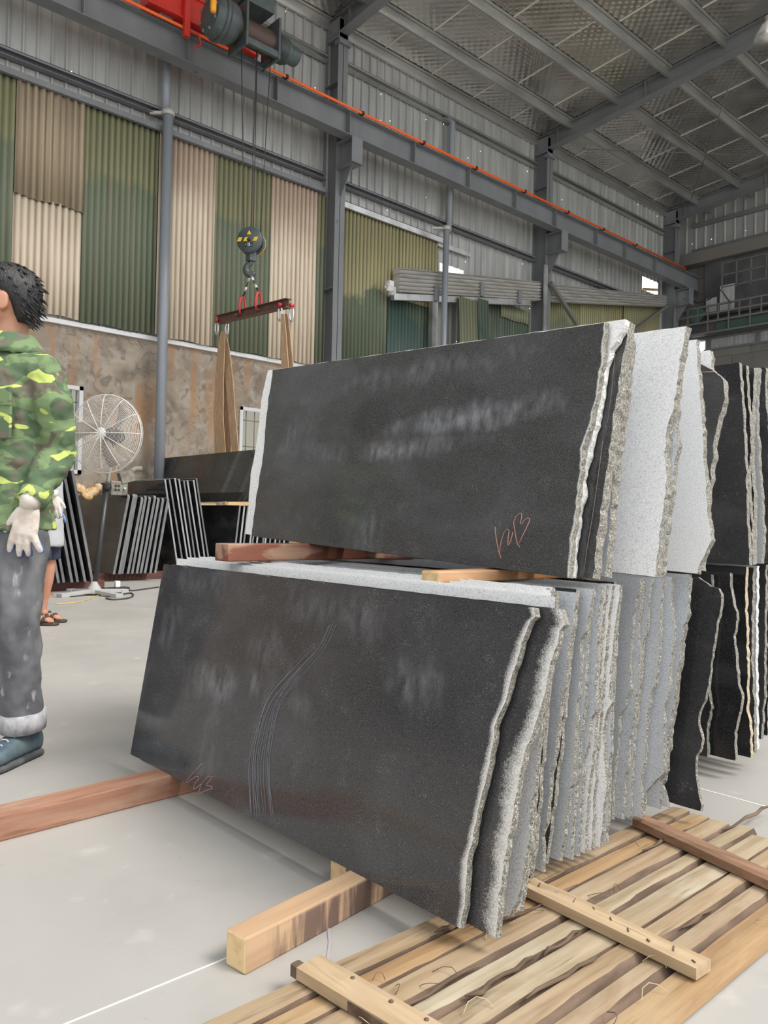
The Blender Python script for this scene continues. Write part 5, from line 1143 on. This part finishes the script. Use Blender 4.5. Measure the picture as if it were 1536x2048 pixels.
        for sd_, (hip, kn, an, fy) in legs.items():
            r2 = Matrix.Rotation(fy, 3, 'Z'); P = lambda x, y, z: Vector((an[0], an[1], 0)) + r2 @ Vector((x, y, z))
            k = MB(); k.loft([ell(P(0, y, .012), r2 @ Vector((hw, 0, 0)), Vector((0, 0, .012)), 14, 3) for y, hw in ((.08, .02), (.06, .034), (0, .036), (-.08, .046), (-.15, .046), (-.19, .028))]); sn = k.build('sandal', 'sandal', o)
            k = MB()
            for y0_ in (-.06, -.10): k.tube([P(-.045, y0_ + .01, .02), P(-.036, y0_, .055), P(0, y0_ - .004, .074 + (y0_ + .06) * .4), P(.036, y0_, .055), P(.045, y0_ + .01, .02)], [.012, .014, .015, .014, .012], 8)
            k.build('strap', 'sandal', sn)
    if gloves:
        for sd_, (sh, el, wr, D, T, N) in arms.items():
            sp = (8, -2, -9, -30) if (sd_ == 'l' and top == 'jacket') else (6, 1, -5, -12)
            hm, cm = hand(wr, D, T, N, 1.06, sp, r=.0112); g = hm.build('glove', 'glove', o); fuse(g, .0035, 3)
            cm.build('rubber_coating', 'gloveblue', g)
            k = MB(); D = Vector(D).normalized(); k.tube([Vector(wr) - D * .035, Vector(wr) - D * .015, Vector(wr) + D * .012], [.034, .034, .031], 16); k.build('knit_cuff', 'glove', g)
    return o
b1 = PD(-9, 1500, 2.68); yw = math.radians(25)
def loc(v): return Matrix.Rotation(-yw, 3, 'Z') @ Vector(v)
Tw, Nw = loc((-.675, -.738, 0)), loc((-.738, .675, 0))
person('man in green camouflage jacket, white glove and grey jeans at the left edge', (b1.x, b1.y, 0), yw, math.radians(-55),
       {'l': ((.175, .01, 1.29), (.190, .045, 1.03), (.205, -.075, .858), Tw * .18 + Vector((0, 0, -1)), Tw, Nw), 'r': ((-.185, .01, 1.30), (-.25, .06, 1.04), (-.22, -.06, .84), (0, -.1, -1), (0, -1, 0), (1, 0, 0))},
       {'l': ((.09, 0, .88), (.105, -.025, .47), (.095, .02, .085), math.radians(8)), 'r': ((-.09, 0, .88), (-.21, .06, .49), (-.33, .24, .085), math.radians(-20))}, 'jacket', 'jeans')
b2 = PZ(80, 1247, 0); y2 = math.radians(137)
person('man in navy shorts and sandals, mostly hidden behind the man in camouflage', (b2.x, b2.y, 0), y2, 0,
       {'r': ((-.175, .0, 1.29), (-.225, -.06, 1.07), (-.205, -.165, .965), (0, -.12, -1), (0, -1, 0), (1, 0, 0)), 'l': ((.175, 0, 1.29), (.22, .02, 1.05), (.20, -.02, .86), (0, -.1, -1), (0, -1, 0), (-1, 0, 0))},
       {'r': ((-.085, 0, .86), (-.09, -.02, .47), (-.085, .02, .08), 0), 'l': ((.085, 0, .86), (.09, -.015, .47), (.085, .03, .08), 0)}, 'shirt', 'shorts')

# ================================================================ fan and small things
fb = PZ(188, 1190, 0); fd = Vector((.593, -.805, 0)).normalized(); hub = PD(212, 868, Vector((fb.x, fb.y, 0)).dot(Vector((-.738, .675, 0))))
t = thing('pedestal_fan', 'large grey wire cage pedestal fan on a black pole with cross foot', 'fan', fb); off = Vector(fb); hc = hub - off; hc.x *= 1.0
fu = Vector((0, 0, 1)); fs_ = fu.cross(fd); Rf = .405
m = MB()
for k in range(27):
    r = .05 + (Rf - .05) * k / 26; z = .02 + .085 * (1 - (r / Rf) ** 2) ** .5
    m.tube([hc + fd * z + (fs_ * math.cos(a) + fu * math.sin(a)) * r for a in [2 * PI * i / 40 for i in range(40)]], .0021 if k < 26 else .006, 4, closed=True)
for k in range(12):
    a = 2 * PI * k / 12; d = fs_ * math.cos(a) + fu * math.sin(a)
    m.tube([hc + d * r + fd * (.022 + .085 * (1 - (r / Rf) ** 2) ** .5) for r in (.03, .12, .22, .31, .37, Rf)], .004, 5)
m.build('front_cage', 'cage', t)
m = MB()
for k in range(14):
    r = .09 + (Rf - .09) * k / 13; z = -.02 - .10 * (1 - (r / Rf) ** 2) ** .5
    m.tube([hc + fd * z + (fs_ * math.cos(a) + fu * math.sin(a)) * r for a in [2 * PI * i / 36 for i in range(36)]], .0021, 4, closed=True)
for k in range(12):
    a = 2 * PI * (k + .5) / 12; d = fs_ * math.cos(a) + fu * math.sin(a)
    m.tube([hc + d * r - fd * (.022 + .10 * (1 - (r / Rf) ** 2) ** .5) for r in (.06, .18, .30, .37, Rf)], .003, 5)
m.build('rear_cage', 'cage', t)
m = MB(); m.lathe([(.02, .112), (.06, .105), (.06, .095), (.02, .09)], hc, fd, 20); m.build('cage_badge', 'cage', t)
for k in range(3):
    m = MB(); a0 = 2 * PI * k / 3 + .5; g0, g1 = [], []
    for i in range(9):
        r = .05 + .31 * i / 8; sw = .5 * i / 8; wdt = .55 - .12 * i / 8
        for lst, da, zz in ((g0, -wdt / 2, .03), (g1, wdt / 2, -.03)):
            a = a0 + sw + da * (1.2 if i else .6); lst.append(hc + (fs_ * math.cos(a) + fu * math.sin(a)) * r + fd * zz)
    vs = g0 + g1 + [v - fd * .003 for v in g0 + g1]; fs = []
    for i in range(8): fs += [(i, i + 1, 10 + i, 9 + i), (18 + i, 27 + i, 28 + i, 19 + i), (i, 18 + i, 19 + i, i + 1), (9 + i, 10 + i, 28 + i, 27 + i)]
    fs += [(0, 9, 27, 18), (8, 26, 35, 17)]; m.add(vs, fs, 0, True); m.build('fan_blade', 'blade', t)
m = MB(); m.lathe([(.045, -.26), (.075, -.25), (.085, -.12), (.07, -.06), (.03, .05)], hc, fd, 20); m.build('motor', 'blackm', t)
px_ = Vector((0, 0, 0)) + Vector((hc.x * .25 - fd.x * .03, hc.y * .25 - fd.y * .03, 0)); pole_top = Vector((hc.x, hc.y, hc.z - .07)) - fd * .17
m = MB(); m.tube([(0, 0, .05), Vector((pole_top.x, pole_top.y, 0)) * .62 + Vector((0, 0, 1.12))], .026, 12); m.build('outer_pole', 'fanpole', t)
m = MB(); m.tube([Vector((pole_top.x, pole_top.y, 0)) * .62 + Vector((0, 0, 1.10)), pole_top], .018, 12); m.build('inner_pole', 'chromepole', t)
m = MB(); m.lathe([(.04, -.03), (.045, 0), (.04, .03)], Vector((pole_top.x, pole_top.y, 0)) * .62 + Vector((0, 0, 1.12)), n=14); m.build('clamp_collar', 'blackm', t)
m = MB()
for a in (.25, 1.82, 3.39, 4.96):
    d = Vector((math.cos(a), math.sin(a), 0)); m.beam(Vector((0, 0, .045)), d * .36 + Vector((0, 0, .022)), .075, .035)
    m.box(d * .36 + Vector((0, 0, .02)), (.09, .09, .04), Matrix.Rotation(a, 3, 'Z'))
m.lathe([(.08, .02), (.075, .06), (.035, .12), (.03, .14)], (0, 0, 0), n=16); m.build('cross_foot', 'fanbase', t, bevel=.004)
m = MB(); p = PX(242, 962, -9.3)
# switch box on the slabs behind the fan
q = PX(232, 988, -9.62); t = thing('switch_box', 'grey switch box standing on the dark slabs behind the fan', 'switch box', q)
m = MB(); m.box((0, 0, .07), (.2, .22, .18)); m.build('body', 'greybox', t, bevel=.012)
m = MB(); m.box((.06, .1, .22), (.10, .18, .14), Matrix.Rotation(.3, 3, 'X')); m.tube([(0, .1, .16), (0, .14, .26), (0, .24, .33), (0, .33, .34)], .035, 8); m.build('motor_head', 'greybox', t)
for y, z in ((-.05, .1), (-.05, .05), (-.01, .1), (-.01, .05)):
    m = MB(); m.lathe([(.014, 0), (.014, .006)], (.1, y, z), (1, 0, 0), 10); m.build('socket', 'blackm', t)
m = MB(); m.lathe([(.012, 0), (.012, .03)], (.1, .06, .07), (1, 0, 0), 10); m.build('switch_knob', 'trimw', t)
q = PX(168, 990, -9.75); q.z = 1.085; m = MB()
for k in range(5): m.lathe([(.03, -.05), (.07, -.02), (.085, .02), (.05, .05), (.01, .06)], q + Vector((.05 * math.sin(k), -.16 + k * .085, .02 + .05 * math.sin(k * 1.9 + .6))), (math.sin(k), .3, 1), 12)
o = m.build('work_gloves', 'cloth'); fuse(o, .012, 4, ((.05, .03),)); tag(o, 'crumpled yellow brown cloth gloves lying behind the fan cage', 'gloves')
# extension socket, plug and cables
q = PZ(232, 1183, 0); t = thing('extension_socket', 'black extension socket on the floor by the fan foot', 'extension socket', q)
m = MB(); m.box((-.02, 0, .022), (.10, .30, .044), Matrix.Rotation(.15, 3, 'Z')); m.build('body', 'blackm', t, bevel=.006)
t2 = thing('power_plug', 'white plug standing in the black extension socket', 'plug', q + Vector((-.02, .02, .044))); m = MB(); m.box((0, 0, .035), (.05, .055, .07)); m.build('body', 'whiteplug', t2, bevel=.008)
def cable(name, px, mat, label, r=.006):
    pts = [PZ(x, y, r) for x, y in px]; out = []
    for i in range(len(pts) - 1):
        p0_, p1_, p2_, p3_ = pts[max(i - 1, 0)], pts[i], pts[i + 1], pts[min(i + 2, len(pts) - 1)]
        for k in range(5):
            f = k / 5; out.append(.5 * ((2 * p1_) + (p2_ - p0_) * f + (2 * p0_ - 5 * p1_ + 4 * p2_ - p3_) * f * f + (3 * p1_ - p0_ - 3 * p2_ + p3_) * f ** 3))
    m = MB(); m.tube(out + [pts[-1]], r, 6); tag(m.build(name, mat), label, 'cable')
cable('power_cable', [(236, 1176), (262, 1181), (290, 1178), (318, 1174)], 'cable', 'black cable running right from the white plug', .008)
cable('power_cable', [(243, 1189), (262, 1186), (266, 1192), (252, 1197), (225, 1199), (212, 1196)], 'cable', 'black cable looping right of the extension socket', .008)
cable('power_cable', [(112, 1208), (140, 1206), (165, 1202), (182, 1196), (200, 1190)], 'ycable', 'thin yellow cable on the floor before the fan foot', .006)
m = MB(); a, b = PZ(108, 1192, .0), PZ(145, 1186, .0); m.bb((a.x - .35, a.y - .42, 0), (a.x + .16, a.y - .06, .04)); 
tag(m.build('loose_board', 'redwood'), 'dark reddish board lying on the floor left of the fan foot', 'board')
